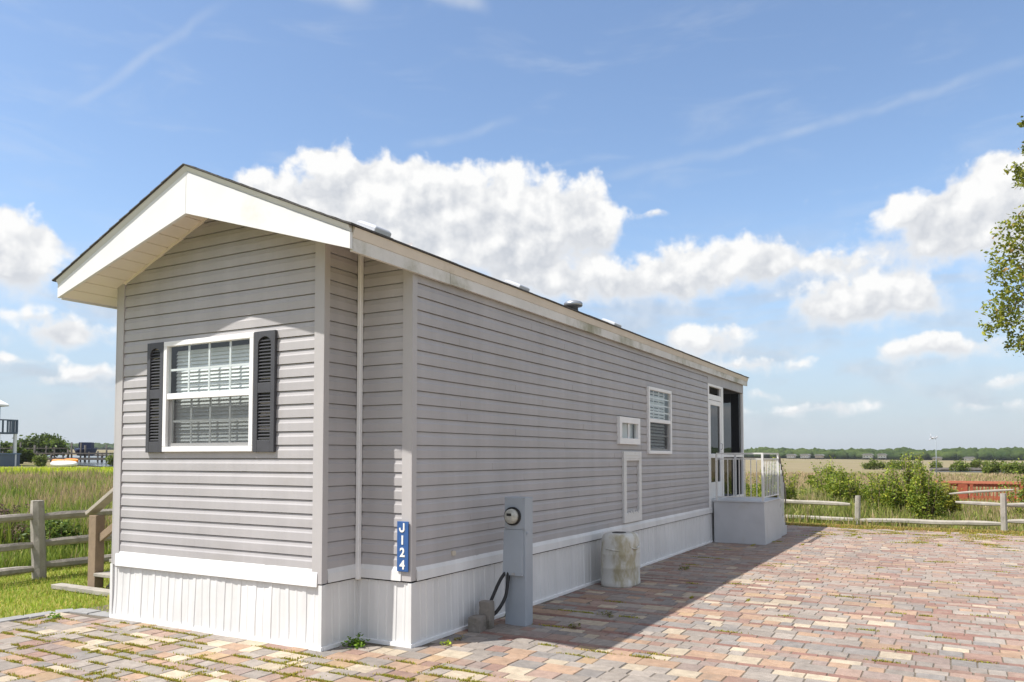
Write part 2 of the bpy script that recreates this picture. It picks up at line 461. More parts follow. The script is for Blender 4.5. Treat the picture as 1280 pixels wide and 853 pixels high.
class MB:
    def __init__(self):
        self.v = []
        self.f = []
        self.smooth = []

    def face(self, pts, smooth=False):
        i = len(self.v)
        self.v += [tuple(p) for p in pts]
        self.f.append(tuple(range(i, i + len(pts))))
        self.smooth.append(smooth)

    def quadv(self, idx, smooth=False):
        self.f.append(tuple(idx))
        self.smooth.append(smooth)

    def obox(self, o, u, v, w):
        """parallelepiped from corner o with edge vectors u, v, w"""
        o, u, v, w = Vector(o), Vector(u), Vector(v), Vector(w)
        if u.cross(v).dot(w) < 0:
            u, v = v, u
        i = len(self.v)
        for a in (0, 1):
            for b_ in (0, 1):
                for c in (0, 1):
                    self.v.append(tuple(o + u * a + v * b_ + w * c))
        for q in ((0, 1, 3, 2), (4, 6, 7, 5), (0, 4, 5, 1), (2, 3, 7, 6), (0, 2, 6, 4), (1, 5, 7, 3)):
            self.f.append(tuple(i + k for k in q))
            self.smooth.append(False)

    def box(self, x0, x1, y0, y1, z0, z1):
        self.obox((x0, y0, z0), (x1 - x0, 0, 0), (0, y1 - y0, 0), (0, 0, z1 - z0))

    def prism(self, poly, off):
        """polygon (3d points) extruded by off"""
        off = Vector(off)
        a = [Vector(p) for p in poly]
        b_ = [p + off for p in a]
        n = (a[1] - a[0]).cross(a[2] - a[0])
        if n.dot(off) > 0:
            a, b_ = a[::-1], b_[::-1]
        self.face(a)
        self.face(b_[::-1])
        k = len(a)
        for i in range(k):
            j = (i + 1) % k
            self.face([a[j], a[i], b_[i], b_[j]])

    def tube(self, pts, rad, n=8, caps=True, smooth=True):
        pts = [Vector(p) for p in pts]
        if not hasattr(rad, '__len__'):
            rad = [rad] * len(pts)
        ring0 = len(self.v)
        ref = None
        for k, p in enumerate(pts):
            d = (pts[min(k + 1, len(pts) - 1)] - pts[max(k - 1, 0)]).normalized()
            if ref is None:
                ref = Vector((0, 0, 1)) if abs(d.z) < 0.9 else Vector((1, 0, 0))
            a = d.cross(ref).normalized()
            b_ = d.cross(a).normalized()
            ref = -b_.cross(d).cross(d) if False else ref
            for q in range(n):
                t = 2 * math.pi * q / n
                self.v.append(tuple(p + (a * math.cos(t) + b_ * math.sin(t)) * rad[k]))
        for k in range(len(pts) - 1):
            for q in range(n):
                q2 = (q + 1) % n
                self.quadv((ring0 + k * n + q, ring0 + k * n + q2, ring0 + (k + 1) * n + q2, ring0 + (k + 1) * n + q), smooth)
        if caps:
            self.quadv([ring0 + q for q in range(n)][::-1])
            e = ring0 + (len(pts) - 1) * n
            self.quadv([e + q for q in range(n)])

    def loft(self, rings, caps=True, smooth=True):
        n = len(rings[0])
        i0 = len(self.v)
        for r in rings:
            self.v += [tuple(p) for p in r]
        for k in range(len(rings) - 1):
            for q in range(n):
                q2 = (q + 1) % n
                self.quadv((i0 + k * n + q, i0 + k * n + q2, i0 + (k + 1) * n + q2, i0 + (k + 1) * n + q), smooth)
        if caps:
            self.quadv([i0 + q for q in range(n)][::-1])
            e = i0 + (len(rings) - 1) * n
            self.quadv([e + q for q in range(n)])

    def build(self, name, material, parent=None, bevel=0.0, recalc=True):
        me = bpy.data.meshes.new(name)
        loc = parent_loc(parent)
        me.from_pydata([(p[0] - loc[0], p[1] - loc[1], p[2] - loc[2]) for p in self.v], [], self.f)
        me.polygons.foreach_set('use_smooth', self.smooth)
        me.materials.append(MAT[material])
        me.update()
        o = bpy.data.objects.new(name, me)
        COL.objects.link(o)
        if parent is not None:
            o.parent = parent
        if bevel:
            md = o.modifiers.new('bevel', 'BEVEL')
            md.width = bevel
            md.segments = 2
            md.limit_method = 'ANGLE'
            md.angle_limit = R(40)
        return o


def parent_loc(p):
    t = Vector((0, 0, 0))
    while p is not None:
        t += p.location
        p = p.parent
    return t


def tag(o, label=None, cat=None, group=None, kind=None):
    if label:
        o['label'] = label
    if cat:
        o['category'] = cat
    if group:
        o['group'] = group
    if kind:
        o['kind'] = kind
    return o


def thing(name, loc, label, cat, group=None):
    o = bpy.data.objects.new(name, None)
    COL.objects.link(o)
    o.location = loc
    o.empty_display_size = 0.2
    return tag(o, label, cat, group)


def tri_mesh(name, verts, tris, cols, material, parent=None, smooth=False):
    me = bpy.data.meshes.new(name)
    nv, nt = len(verts), len(tris)
    loc = parent_loc(parent)
    me.vertices.add(nv)
    me.vertices.foreach_set('co', (verts - np.array(loc)[None, :]).astype(np.float32).ravel())
    me.loops.add(nt * 3)
    me.loops.foreach_set('vertex_index', tris.astype(np.int32).ravel())
    me.polygons.add(nt)
    me.polygons.foreach_set('loop_start', np.arange(0, nt * 3, 3, dtype=np.int32))
    me.update(calc_edges=True)
    if cols is not None:
        ca = me.color_attributes.new('Col', 'FLOAT_COLOR', 'POINT')
        ca.data.foreach_set('color', np.concatenate([cols, np.ones((nv, 1))], 1).astype(np.float32).ravel())
    me.materials.append(MAT[material])
    o = bpy.data.objects.new(name, me)
    COL.objects.link(o)
    if parent is not None:
        o.parent = parent
    return o


def terrain(x, y):
    """ground height; the land rises very gently away to the left"""
    return 0.0125 * max(0.0, -x - 10.0) - 0.02


def terrain_np(x):
    return 0.0125 * np.maximum(0.0, -x - 10.0) - 0.02


def blades(name, px, py, pz, h, wd, cols, parent=None, lean=0.35, material='grass_blade', tipmul=1.25):
    n = len(px)
    a = RNG.uniform(0, 2 * np.pi, n)
    la = RNG.uniform(0, 2 * np.pi, n)
    ll = RNG.uniform(0.05, 1.0, n) * lean * h
    wx, wy = np.cos(a) * wd / 2, np.sin(a) * wd / 2
    lx, ly = np.cos(la) * ll, np.sin(la) * ll
    V = np.zeros((n, 5, 3))
    V[:, 0] = np.stack([px - wx, py - wy, pz], 1)
    V[:, 1] = np.stack([px + wx, py + wy, pz], 1)
    V[:, 2] = np.stack([px - wx * .75 + lx * .35, py - wy * .75 + ly * .35, pz + h * .55], 1)
    V[:, 3] = np.stack([px + wx * .75 + lx * .35, py + wy * .75 + ly * .35, pz + h * .55], 1)
    V[:, 4] = np.stack([px + lx, py + ly, pz + h * np.sqrt(np.maximum(0.2, 1 - (ll / h) ** 2))], 1)
    T = np.array([[0, 1, 3], [0, 3, 2], [2, 3, 4]])[None] + (np.arange(n) * 5)[:, None, None]
    C = np.repeat(cols[:, None, :], 5, 1)
    C[:, 4] *= tipmul
    return tri_mesh(name, V.reshape(-1, 3), T.reshape(-1, 3), np.clip(C.reshape(-1, 3), 0, 1), material, parent)


def pick(palette, n, wts=None, jit=0.15):
    pal = np.array(palette)
    k = RNG.choice(len(pal), n, p=None if wts is None else np.array(wts) / np.sum(wts))
    return np.clip(pal[k] * (1 + RNG.normal(0, jit, (n, 1))), 0.004, 1)


def vnoise(x, y, s, seed=0.0):
    return np.array([mnoise.noise(Vector((a * s, b * s, seed))) for a, b in zip(x, y)])


# ================================================================== THE SETTING
def build_ground():
    rad = [0, 3, 6, 9, 12, 16, 21, 28, 36, 46, 60, 78, 100, 130, 170, 220, 290, 380, 500, 660, 860, 1150, 1600]
    n = 144
    mb = MB()
    mb.v.append((0, 0, -0.03))
    for r in rad[1:]:
        for k in range(n):
            t = 2 * math.pi * k / n
            x, y = r * math.cos(t), r * math.sin(t)
            mb.v.append((x, y, terrain(x, y) - 0.01))
    for k in range(n):
        mb.quadv((0, 1 + k, 1 + (k + 1) % n), True)
    for i in range(len(rad) - 2):
        for k in range(n):
            k2 = (k + 1) % n
            mb.quadv((1 + i * n + k, 1 + (i + 1) * n + k, 1 + (i + 1) * n + k2, 1 + i * n + k2), True)
    tag(mb.build('ground', 'marsh_ground'), kind='structure')


build_ground()

PAL = {
    'grey': (0.235, 0.212, 0.185), 'bluegrey': (0.20, 0.192, 0.18), 'lgrey': (0.285, 0.255, 0.22), 'cream': (0.45, 0.38, 0.275),
    'peach': (0.345, 0.225, 0.145), 'pink': (0.30, 0.205, 0.16), 'rose': (0.255, 0.155, 0.12), 'red': (0.205, 0.098, 0.075), 'tan': (0.345, 0.235, 0.13),
    'mauve': (0.245, 0.19, 0.165),
}


ROWS = []


def build_pavers():
    V, F, C = [], [], []
    X0, X1, Y0, Y1 = -8.05, 9.0, -2.5, 19.45

    def patio_left(y):
        return -8.05 if y > 3.6 else -8.05 - 0.25 * (3.6 - y)

    def skip(x, y):
        if x < -4.02 and y > 4.98 and not (x > -4.58 and y < 5.42):
            return True
        if x < -7.3 and y > 4.88:
            return True
        return y > 4.9 and x < -7.36

    def tint(x, y, kind):
        far = min(1.0, max(0.0, (y - 7.5) / 4.0))
        if kind == 'red':
            c = random.choice(['red', 'red', 'rose', 'red', 'rose'])
        else:
            names = ['grey', 'bluegrey', 'lgrey', 'cream', 'peach', 'pink', 'rose', 'red', 'tan']
            near = [2.3, 1.8, 2.0, 1.9, 1.9, 1.8, 0.9, 0.15, 0.3]
            dist = [2.0, 1.2, 2.4, 0.9, 1.6, 2.4, 2.3, 1.3, 0.35]
            zone = mnoise.noise(Vector((x * 0.35, y * 0.5, 3.3)))
            wts = [a * (1 - far) + b_ * far for a, b_ in zip(near, dist)]
            if zone > 0.12:
                for q in (0, 1, 2):
                    wts[q] *= 2.0
            elif zone < -0.12:
                for q in (4, 5, 6):
                    wts[q] *= 1.9
            if x < -4.2 or y < 5.4:
                wts[0] *= 0.6
                wts[1] *= 0.35
                wts[3] *= 1.2
                wts[4] *= 1.2
                wts[5] *= 2.2
                wts[6] *= 1.6
            c = random.choices(names, wts)[0]
            if c in ('rose', 'pink') and random.random() < 0.45 - 0.3 * far:
                c = 'mauve'
        k = random.uniform(0.90, 1.10) * (1.05 + 0.0 * far)
        mean = (0.298, 0.228, 0.190)
        bl = 0.20 + 0.22 * far
        return tuple(min(1, (q * (1 - bl) + m_ * bl) * k) for q, m_ in zip(PAL[c], mean))

    def stone(x0, x1, y0, y1, kind):
        cx, cy = (x0 + x1) / 2, (y0 + y1) / 2
        if skip(cx, cy) or cx < patio_left(cy):
            return
        g = 0.0017
        x0 += g
        x1 -= g
        y0 += g
        y1 -= g
        b_ = 0.006
        z = random.gauss(0, 0.0013)
        tx, ty = random.gauss(0, 0.006), random.gauss(0, 0.006)
        dx = [random.gauss(0, 0.0014) for _ in range(8)]
        wob = 0.03 * math.sin(cx * 0.7 + cy * 0.3)            # rows are laid a little wavy
        i = len(V)
        pts = [(x0 + dx[0], y0 + dx[1]), (x1 + dx[2], y0 + dx[3]), (x1 + dx[4], y1 + dx[5]), (x0 + dx[6], y1 + dx[7])]
        ins = [(b_, b_), (-b_, b_), (-b_, -b_), (b_, -b_)]
        for (px, py) in pts:
            V.append((px, py + wob, -0.0085))
        for (px, py), (ix, iy) in zip(pts, ins):
            V.append((px + ix, py + iy + wob, z + tx * (px - cx) + ty * (py - cy)))
        c = tint(cx, cy, kind)
        C.extend([c] * 8)
        F.append((i + 4, i + 5, i + 6, i + 7))
        for q in range(4):
            q2 = (q + 1) % 4
            F.append((i + q, i + q2, i + 4 + q2, i + 4 + q))

    # rows run across the patio; a thin red course comes back every third row near the camera
    y = Y0
    k = 0
    while y < Y1:
        if y < 5.75:
            seq = [('mid', 0.175), ('big', 0.205), ('mid', 0.13)]
        elif y < 9.3:
            seq = [('red', 0.09), ('big', 0.205), ('small', 0.14), ('mid', 0.12)] if k % 2 else [('red', 0.09), ('small', 0.15), ('big', 0.21)]
        else:
            seq = random.choice([[('mid', 0.14), ('big', 0.18)], [('red', 0.10), ('big', 0.16)], [('small', 0.12), ('mid', 0.15), ('big', 0.19)], [('red', 0.09), ('mid', 0.13)]])
        k += 1
        for kind, hgt in seq:
            ROWS.append(y)
            x = -13.0 + random.uniform(0, 0.3)
            while x < X1:
                if kind == 'red':
                    wd = random.choice([0.21, 0.21, 0.24])
                elif kind == 'small':
                    wd = random.choice([0.12, 0.16, 0.12, 0.2])
                elif kind == 'mid':
                    wd = random.choice([0.14, 0.18, 0.23, 0.18])
                else:
                    wd = random.choice([0.18, 0.27, 0.24, 0.31])
                stone(x, x + wd, y, y + hgt, kind)
                x += wd
            y += hgt
    me = bpy.data.meshes.new('pavement')
    me.from_pydata(V, [], F)
    ca = me.color_attributes.new('Col', 'FLOAT_COLOR', 'POINT')
    ca.data.foreach_set('color', np.concatenate([np.array(C), np.ones((len(C), 1))], 1).astype(np.float32).ravel())
    me.materials.append(MAT['paver'])
    o = bpy.data.objects.new('pavement', me)
    COL.objects.link(o)
    tag(o, kind='structure')
    mb = MB()
    pl = [(9.0, 19.46), (-8.06, 19.46), (-8.06, 3.6), (-9.6, -2.5), (9.0, -2.5)]
    mb.prism([(x, y, -0.0058) for x, y in pl], (0, 0, -0.05))
    tag(mb.build('paving_bed', 'mortar_sand'), kind='structure')
    # grey edging stones where the paving meets the lawn
    mb = MB()
    path = [(-9.6, -2.3), (-9.1, -0.4), (-8.68, 1.3), (-8.38, 2.6), (-8.2, 3.6), (-8.16, 4.25), (-8.13, 4.82), (-8.05, 4.97), (-7.42, 5.02)]
    for (a, b_) in zip(path[:-1], path[1:]):
        a, b_ = Vector((*a, 0)), Vector((*b_, 0))
        L = (b_ - a).length
        m_ = max(1, round(L / 0.34))
        d = (b_ - a) / m_
        nn = Vector((d.y, -d.x, 0)).normalized()
        for q in range(m_):
            s = a + d * q + d * 0.02
            mb.obox((s - nn * 0.09 + Vector((0, 0, -0.04))), d * 0.96, nn * 0.17, (0, 0, 0.045 + random.uniform(0, 0.006)))
    tag(mb.build('kerb', 'border_stone', bevel=0.008), kind='structure')
    return


build_pavers()

# ================================================================== THE MOBILE HOME
FY = 4.96      # front wall
LX = -7.36     # left wall
NX = -4.604    # side of the front bay
NY = 5.41      # recessed piece of front wall
SX = -4.022    # long right wall
BY = 14.66     # where the siding ends and the screened porch starts
EY = 17.50     # far end of the porch
RXL, RXC, RXR = -7.74, -5.845, -3.96
GY = 4.53      # gable face


def ztop(x):
    return 4.17 - 0.427 * abs(x - RXC)


def zsof(x):
    return 3.955 - 0.41 * abs(x - RXC)


home = thing('mobile_home', (-5.7, 11.0, 0), 'long grey vinyl sided trailer home on white skirting with low gabled roof', 'mobile home')
PITCH = 0.117
Z0 = 0.655


def siding(mb, o, u, n, L, z0, z1, openings=(), clip=None):
    """dutch lap courses as real profile; openings are (u0, u1, za, zb)"""
    o, u, n = Vector(o), Vector(u), Vector(n)
    prof = [(0.0, 0.016), (0.068, 0.0155), (0.080, 0.0105), (0.110, 0.005), (0.1105, -0.008), (PITCH, -0.008)]

    def dep(t):
        for (ta, da), (tb, db) in zip(prof[:-1], prof[1:]):
            if t <= tb + 1e-9:
                return da + (db - da) * (t - ta) / (tb - ta)
        return -0.008

    def P(uu, z, d):                                # vinyl is never dead straight
        q = o + u * uu
        k = round((z - z0) / PITCH - 0.03)
        wv = mnoise.noise(Vector((q.x * 1.1 + q.y * 1.1, k * 3.7, 0.5)))
        wz = mnoise.noise(Vector((q.x * 0.45 + q.y * 0.45, 8.5, 0.3 + k * 0.15)))
        return q + n * (d + 0.0022 * wv) + Vector((0, 0, z + 0.0035 * wz))

    z = z0
    while z < z1:
        zt = min(z + PITCH, z1)
        ua, ub = (0, L) if clip is None else clip(z)
        if ub - ua < 0.02:
            break
        brk = sorted(set([z] + [z + t for t, _ in prof[1:-1] if z + t < zt] + [zt] +
                         [q for op in openings for q in op[2:] if z < q < zt]))
        for a, b_ in zip(brk[:-1], brk[1:]):
            mid = (a + b_) / 2
            segs = [(ua, ub)]
            for (u0, u1, za, zb) in openings:
                if za < mid < zb:
                    ns = []
                    for (s0, s1) in segs:
                        if u1 <= s0 or u0 >= s1:
                            ns.append((s0, s1))
                        else:
                            if u0 > s0:
                                ns.append((s0, u0))
                            if u1 < s1:
                                ns.append((u1, s1))
                    segs = ns
            for (s0, s1) in segs:
                m_ = max(1, int((s1 - s0) / 0.28))
                for q in range(m_):
                    e0, e1 = s0 + (s1 - s0) * q / m_, s0 + (s1 - s0) * (q + 1) / m_
                    mb.face([P(e0, a, dep(a - z)), P(e1, a, dep(a - z)), P(e1, b_, dep(b_ - z)), P(e0, b_, dep(b_ - z))])
                if abs(a - z) < 1e-6:
                    mb.face([P(s0, z, -0.008), P(s1, z, -0.008), P(s1, z, 0.016), P(s0, z, 0.016)])
        # lap joints between lengths of panel
        q = random.uniform(0.6, 3.4)
        while q < ub - 0.3 and L > 2:
            if q > ua + 0.2 and not any(u0 - .05 < q < u1 + .05 and za < zt and zb > z for (u0, u1, za, zb) in openings):
                A, B = P(q, z + 0.001, 0.0180), P(q + 0.05, z + 0.001, 0.0165)
                C, D = P(q + 0.05, z + 0.067, 0.0160), P(q, z + 0.067, 0.0175)
                mb.face([A, B, C, D])
                mb.face([P(q, z + 0.001, 0.012), A, D, P(q, z + 0.067, 0.012)])
            q += random.uniform(2.6, 3.7)
        z += PITCH


WIN = (-6.62, -5.40, 1.65, 2.71)                # front window outer frame
W2 = (11.28, 12.38, 1.65, 2.67)                 # tall side window
W1 = (10.07, 10.87, 1.78, 2.16)                 # small side window


def clip_front(z):
    d = (3.955 - z) / 0.41
    return max(0.0, RXC - d - LX), min(NX - LX, RXC + d - LX)


mb = MB()
siding(mb, (LX, FY, 0), (1, 0, 0), (0, -1, 0), NX - LX, Z0, 3.955, [(WIN[0] + .02 - LX, WIN[1] - .02 - LX, WIN[2] + .02, WIN[3] - .02)], clip_front)
mb.build('front_wall', 'siding', home)
mb = MB()
siding(mb, (NX, FY, 0), (0, 1, 0), (1, 0, 0), NY - FY, Z0, zsof(NX))
siding(mb, (NX, NY, 0), (1, 0, 0), (0, -1, 0), SX - NX, Z0, zsof(NX))
mb.build('recessed_wall', 'siding', home)
mb = MB()
siding(mb, (SX, NY, 0), (0, 1, 0), (1, 0, 0), BY - NY, Z0, 3.25,
       [(W2[0] + .02 - NY, W2[1] - .02 - NY, W2[2] + .02, W2[3] - .02), (W1[0] + .02 - NY, W1[1] - .02 - NY, W1[2] + .02, W1[3] - .02)])
mb.build('side_wall', 'siding', home)
mb = MB()
siding(mb, (LX, BY, 0), (0, -1, 0), (-1, 0, 0), BY - FY, Z0, 3.36)
mb.build('side_wall', 'siding', home)
mb = MB()
siding(mb, (SX, BY, 0), (-1, 0, 0), (0, 1, 0), SX - LX, Z0, 3.4)
mb.build('porch_back_wall', 'siding', home)
mb = MB()                                        # dark sheets standing in for the dim rooms
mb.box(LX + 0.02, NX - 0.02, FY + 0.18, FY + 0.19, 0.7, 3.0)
mb.build('dim_room_sheet', 'dark_room', home)
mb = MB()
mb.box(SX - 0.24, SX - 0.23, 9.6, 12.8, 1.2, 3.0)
mb.build('dim_room_sheet', 'dark_room', home)

# corner trims
mb = MB()
mb.box(LX - 0.014, LX + 0.085, FY - 0.024, FY - 0.002, 0.53, zsof(LX) + 0.02)
mb.box(LX - 0.030, LX - 0.012, FY - 0.024, FY + 0.09, 0.53, zsof(LX) - 0.005)
mb.build('corner_trim', 'trim_greige', home)
mb = MB()
mb.box(NX - 0.092, NX + 0.016, FY - 0.024, FY - 0.002, 0.545, zsof(NX) + 0.03)
mb.box(NX + 0.004, NX + 0.018, FY - 0.0235, FY + 0.042, 0.546, zsof(NX) - 0.005)
mb.build('corner_trim', 'trim_greige', home)
mb = MB()
mb.box(SX - 0.085, SX + 0.012, NY - 0.024, NY - 0.002, 0.55, zsof(SX) + 0.02)
mb.box(SX + 0.002, SX + 0.018, NY - 0.0235, NY + 0.045, 0.551, zsof(SX) - 0.003)
mb.build('corner_trim', 'trim_greige', home)
# downspout-like pipe in the inner corner
mb = MB()
mb.box(NX + 0.020, NX + 0.058, NY - 0.062, NY - 0.020, 0.53, zsof(NX) - 0.02)
mb.build('downspout', 'white_trim', home, bevel=0.006)

# skirting: ribbed white panels, bowed and rippled
def skirt(mb, a, b, out, z0, z1, wav=0.006, seed=0.0):
    a, b, out = Vector((*a, 0)), Vector((*b, 0)), Vector((*out, 0))
    L = (b - a).length
    u = (b - a) / L
    cols = []
    s = 0.0
    rib = [(0.0, 0.0), (0.006, 0.006), (0.044, 0.006), (0.050, 0.0), (0.112, 0.0), (0.118, 0.003), (0.134, 0.003), (0.140, 0.0)]
    while s < L:
        for (t, d) in rib:
            if s + t <= L:
                cols.append((s + t, d))
        s += 0.196
    cols.append((L, 0.0))
    zs = [z0 + (z1 - z0) * k / 5 for k in range(6)]
    i0 = len(mb.v)
    for (t, d) in cols:
        for zi, z in enumerate(zs):
            f = (1 - zi / 5)
            wv = wav * mnoise.noise(Vector((t * 2.6, z * 1.5, seed))) + wav * 0.5 * mnoise.noise(Vector((t * 7, z * 2, seed + 5)))
            shx = 0.022 * mnoise.noise(Vector((t * 3.1, seed + 9, 0))) * f * (wav / 0.012)
            p = a + u * min(L, max(0, t + shx)) + out * (0.004 + d + wv + 0.012 * f)
            mb.v.append((p.x, p.y, z))
    n = len(zs)
    for c in range(len(cols) - 1):
        for k in range(n - 1):
            mb.quadv((i0 + c * n + k, i0 + (c + 1) * n + k, i0 + (c + 1) * n + k + 1, i0 + c * n + k + 1))


SKB = 0.535
mb = MB()
skirt(mb, (LX - 0.005, FY), (NX, FY), (0, -1), 0.02, SKB, 0.019, 1.0)
skirt(mb, (NX, FY), (NX, NY), (1, 0), 0.02, SKB, 0.006, 2.0)
skirt(mb, (NX, NY), (SX, NY), (0, -1), 0.02, SKB, 0.005, 3.0)
skirt(mb, (SX, NY), (SX, EY), (1, 0), 0.02, SKB, 0.006, 4.0)
skirt(mb, (SX, EY), (LX, EY), (0, 1), 0.02, SKB, 0.006, 5.0)
skirt(mb, (LX, EY), (LX, FY), (-1, 0), 0.02, SKB, 0.006, 6.0)
for (x, y) in ((NX + 0.012, FY - 0.012), (SX + 0.012, NY - 0.012), (LX - 0.016, FY - 0.012)):
    mb.box(x - 0.028, x + 0.010, y - 0.014, y + 0.030, 0.03, SKB - 0.002)
mb.build('skirting', 'skirt_white', home)
mb = MB()                                        # bottom track
mb.box(LX - 0.03, NX + 0.03, FY - 0.036, FY - 0.004, -0.005, 0.03)
mb.box(NX + 0.004, NX + 0.036, FY - 0.0042, NY - 0.036, -0.005, 0.03)
mb.box(NX + 0.0042, SX + 0.03, NY - 0.036, NY - 0.004, -0.0048, 0.03)
mb.box(SX + 0.004, SX + 0.036, NY - 0.0042, EY, -0.005, 0.03)
mb.build('skirting_track', 'white_trim', home, bevel=0.003)


def skirt_cap(mb, a, b, out, drop=0.055):
    """sloping white ledge board above the skirting"""
    a, b, out = Vector((*a, 0)), Vector((*b, 0)), Vector((*out, 0))
    zt, zm, zb = 0.665, 0.605, 0.605 - drop
    prof = [(0.015, zt), (0.030, zm + 0.02), (0.034, zb), (0.024, zb - 0.002), (0.004, zt - 0.02)]
    A = [a + out * d + Vector((0, 0, z)) for d, z in prof]
    mb.prism(A, b - a)


mb = MB()
skirt_cap(mb, (LX + 0.04, FY), (NX - 0.03, FY), (0, -1), 0.085)
mb.build('skirt_cap', 'white_trim', home)
mb = MB()
skirt_cap(mb, (NX, FY + 0.044), (NX, NY - 0.05), (1, 0))
skirt_cap(mb, (NX + 0.05, NY), (SX - 0.086, NY), (0, -1))
skirt_cap(mb, (SX, NY + 0.047), (SX, EY), (1, 0))
mb.build('skirt_cap', 'skirt_white', home)

# ---- roof
mb = MB()
yA, yB = GY - 0.030, 17.76
t = 0.010
xl, xr = RXL - 0.03, RXR + 0.028
sec = [(xl, ztop(xl)), (RXC, ztop(RXC)), (xr, ztop(xr)), (xr, ztop(xr) + t), (RXC, ztop(RXC) + t), (xl, ztop(xl) + t)]
ny = 50
rings = []
for k in range(ny + 1):
    y = yA + (yB - yA) * k / ny
    sag = 0.008 * mnoise.noise(Vector((y * 0.6, 2.0, 0)))
    rings.append([(x, y, z + sag) for x, z in sec])
mb.loft(rings, smooth=False)
roof = mb.build('roof', 'shingle', home)
# shingle courses, tabs with slightly raised butts
mb = MB()
for side in (-1, 1):
    half = (RXC - xl) if side < 0 else (xr - RXC)
    nrow = 13
    for r_ in range(nrow):
        s0, s1 = half * r_ / nrow, half * (r_ + 1) / nrow
        y = yA - random.uniform(0, 0.3)
        while y < yB:
            wd = random.uniform(0.25, 0.36)
            ya, yb = max(y, yA - 0.006), min(y + wd - 0.006, yB)
            if yb > ya + 0.03:
                xa, xb = RXC + side * s0, RXC + side * s1
                za, zb = ztop(xa) + t + 0.001, ztop(xb) + t + random.uniform(0.005, 0.010)
                ex = xb + side * (0.012 if r_ == nrow - 1 else 0.0)
                mb.face([(xa, ya, za), (xa, yb, za), (ex, yb, zb), (ex, ya, zb)] if side > 0 else [(xa, yb, za), (xa, ya, za), (ex, ya, zb), (ex, yb, zb)])
                mb.face([(ex, ya, zb), (ex, yb, zb), (ex, yb, zb - 0.014), (ex, ya, zb - 0.014)])
                mb.face([(xa, ya, za), (ex, ya, zb), (ex, ya, zb - 0.014), (xa, ya, za - 0.008)])
            y += wd
mb.build('shingles', 'shingle', roof)

# gable fascia, deepest at the ridge
mb = MB()
zb_e, zb_c = 3.185, 3.745
dz = 0.052                                        # height of the frieze strip
mb.prism([(RXL, GY, zb_e), (RXC - .0035, GY, zb_c), (RXC - .0035, GY, ztop(RXC) - dz), (RXL, GY, ztop(RXL) - dz)], (0, 0.03, 0))
mb.prism([(RXR, GY, zb_e), (RXC + .001, GY, zb_c), (RXC + .001, GY, ztop(RXC) - dz), (RXR, GY, ztop(RXR) - dz)], (0, 0.03, 0))
mb.build('gable_fascia', 'fascia_white', roof)
mb = MB()
for x in (RXL, RXR):                             # a crown board leaning out under the shingles
    A0, A1 = (x, GY + 0.006, ztop(x) - dz + .002), (RXC, GY + 0.006, ztop(RXC) - dz + .002)
    B0, B1 = (x, GY - 0.020, ztop(x) - .003), (RXC, GY - 0.020, ztop(RXC) - .003)
    q = [A0, A1, B1, B0] if x < RXC else [A1, A0, B0, B1]
    mb.face(q)
    mb.face([(p[0], p[1] + 0.02, p[2] + 0.0) for p in q[::-1]])
    mb.face([A0, B0, (x, GY + 0.02, ztop(x) - .003), (x, GY + 0.02, ztop(x) - dz + .002)])
mb.build('gable_frieze', 'frieze_shaded', roof)
# eave fascias in boards with open joints
def eave(xf, sgn, name, m1, m2):
    mb = MB()
    mb2 = MB()
    zt = ztop(xf) - 0.003
    ys = [GY + 0.032, 5.9, 9.1, 12.75, 16.0, 17.72]
    if sgn < 0:
        ys = [GY + 0.032, 8.3, 11.9, 15.5, 17.72]
    for q, (a, b_) in enumerate(zip(ys[:-1], ys[1:])):
        j = random.uniform(-0.004, 0.004)
        mb.obox((xf - sgn * 0.03, a + 0.004, zb_e - 0.012 + j), (sgn * 0.03, 0, 0), (0, b_ - a - 0.006, 0), (0, 0, zt - 0.086 - zb_e + 0.012 - j))
    lean = 0.028                                  # the strip leans outward to the drip edge
    A = [(xf - sgn * 0.03, GY + 0.03, zt - 0.085), (xf + sgn * 0.004, GY + 0.03, zt - 0.085), (xf + sgn * lean, GY + 0.03, zt), (xf - sgn * 0.03, GY + 0.03, zt)]
    mb2.prism(A, (0, 17.73 - GY - 0.03, 0))
    mb.build('eave_fascia', m1, roof)
    mb2.build('eave_frieze', m2, roof)


eave(RXR, 1, 'right', 'fascia_weathered', 'frieze_bounce_tan')
eave(RXL, -1, 'left', 'fascia_white', 'fascia_white')
mb = MB()                                        # rear gable
mb.prism([(RXL, 17.70, zb_e), (RXC, 17.70, zb_c), (RXR, 17.70, zb_e), (RXR, 17.70, ztop(RXR)), (RXC, 17.70, ztop(RXC)), (RXL, 17.70, ztop(RXL))][:], (0, 0.03, 0))
mb.build('gable_fascia', 'fascia_weathered', roof)
# soffit: cream panels with grooves running along the house
mb = MB()
for side in (-1, 1):
    x0 = RXC
    xe = RXL + 0.02 if side < 0 else RXR - 0.02
    n = 12
    for k in range(n):
        xa, xb = x0 + (xe - x0) * k / n, x0 + (xe - x0) * (k + 1) / n
        g = 0.012 * side
        pts = [(xa, zsof(xa)), (xb - g, zsof(xb - g)), (xb - g * 0.7, zsof(xb) + 0.012), (xb, zsof(xb) + 0.012), (xb, zsof(xb))]
        for (p, q) in zip(pts[:-1], pts[1:]):
            a = [(p[0], GY + 0.031, p[1]), (q[0], GY + 0.031, q[1]), (q[0], 17.70, q[1]), (p[0], 17.70, p[1])]
            mb.face(a if side > 0 else a[::-1])
mb.build('soffit', 'soffit_cream', roof)
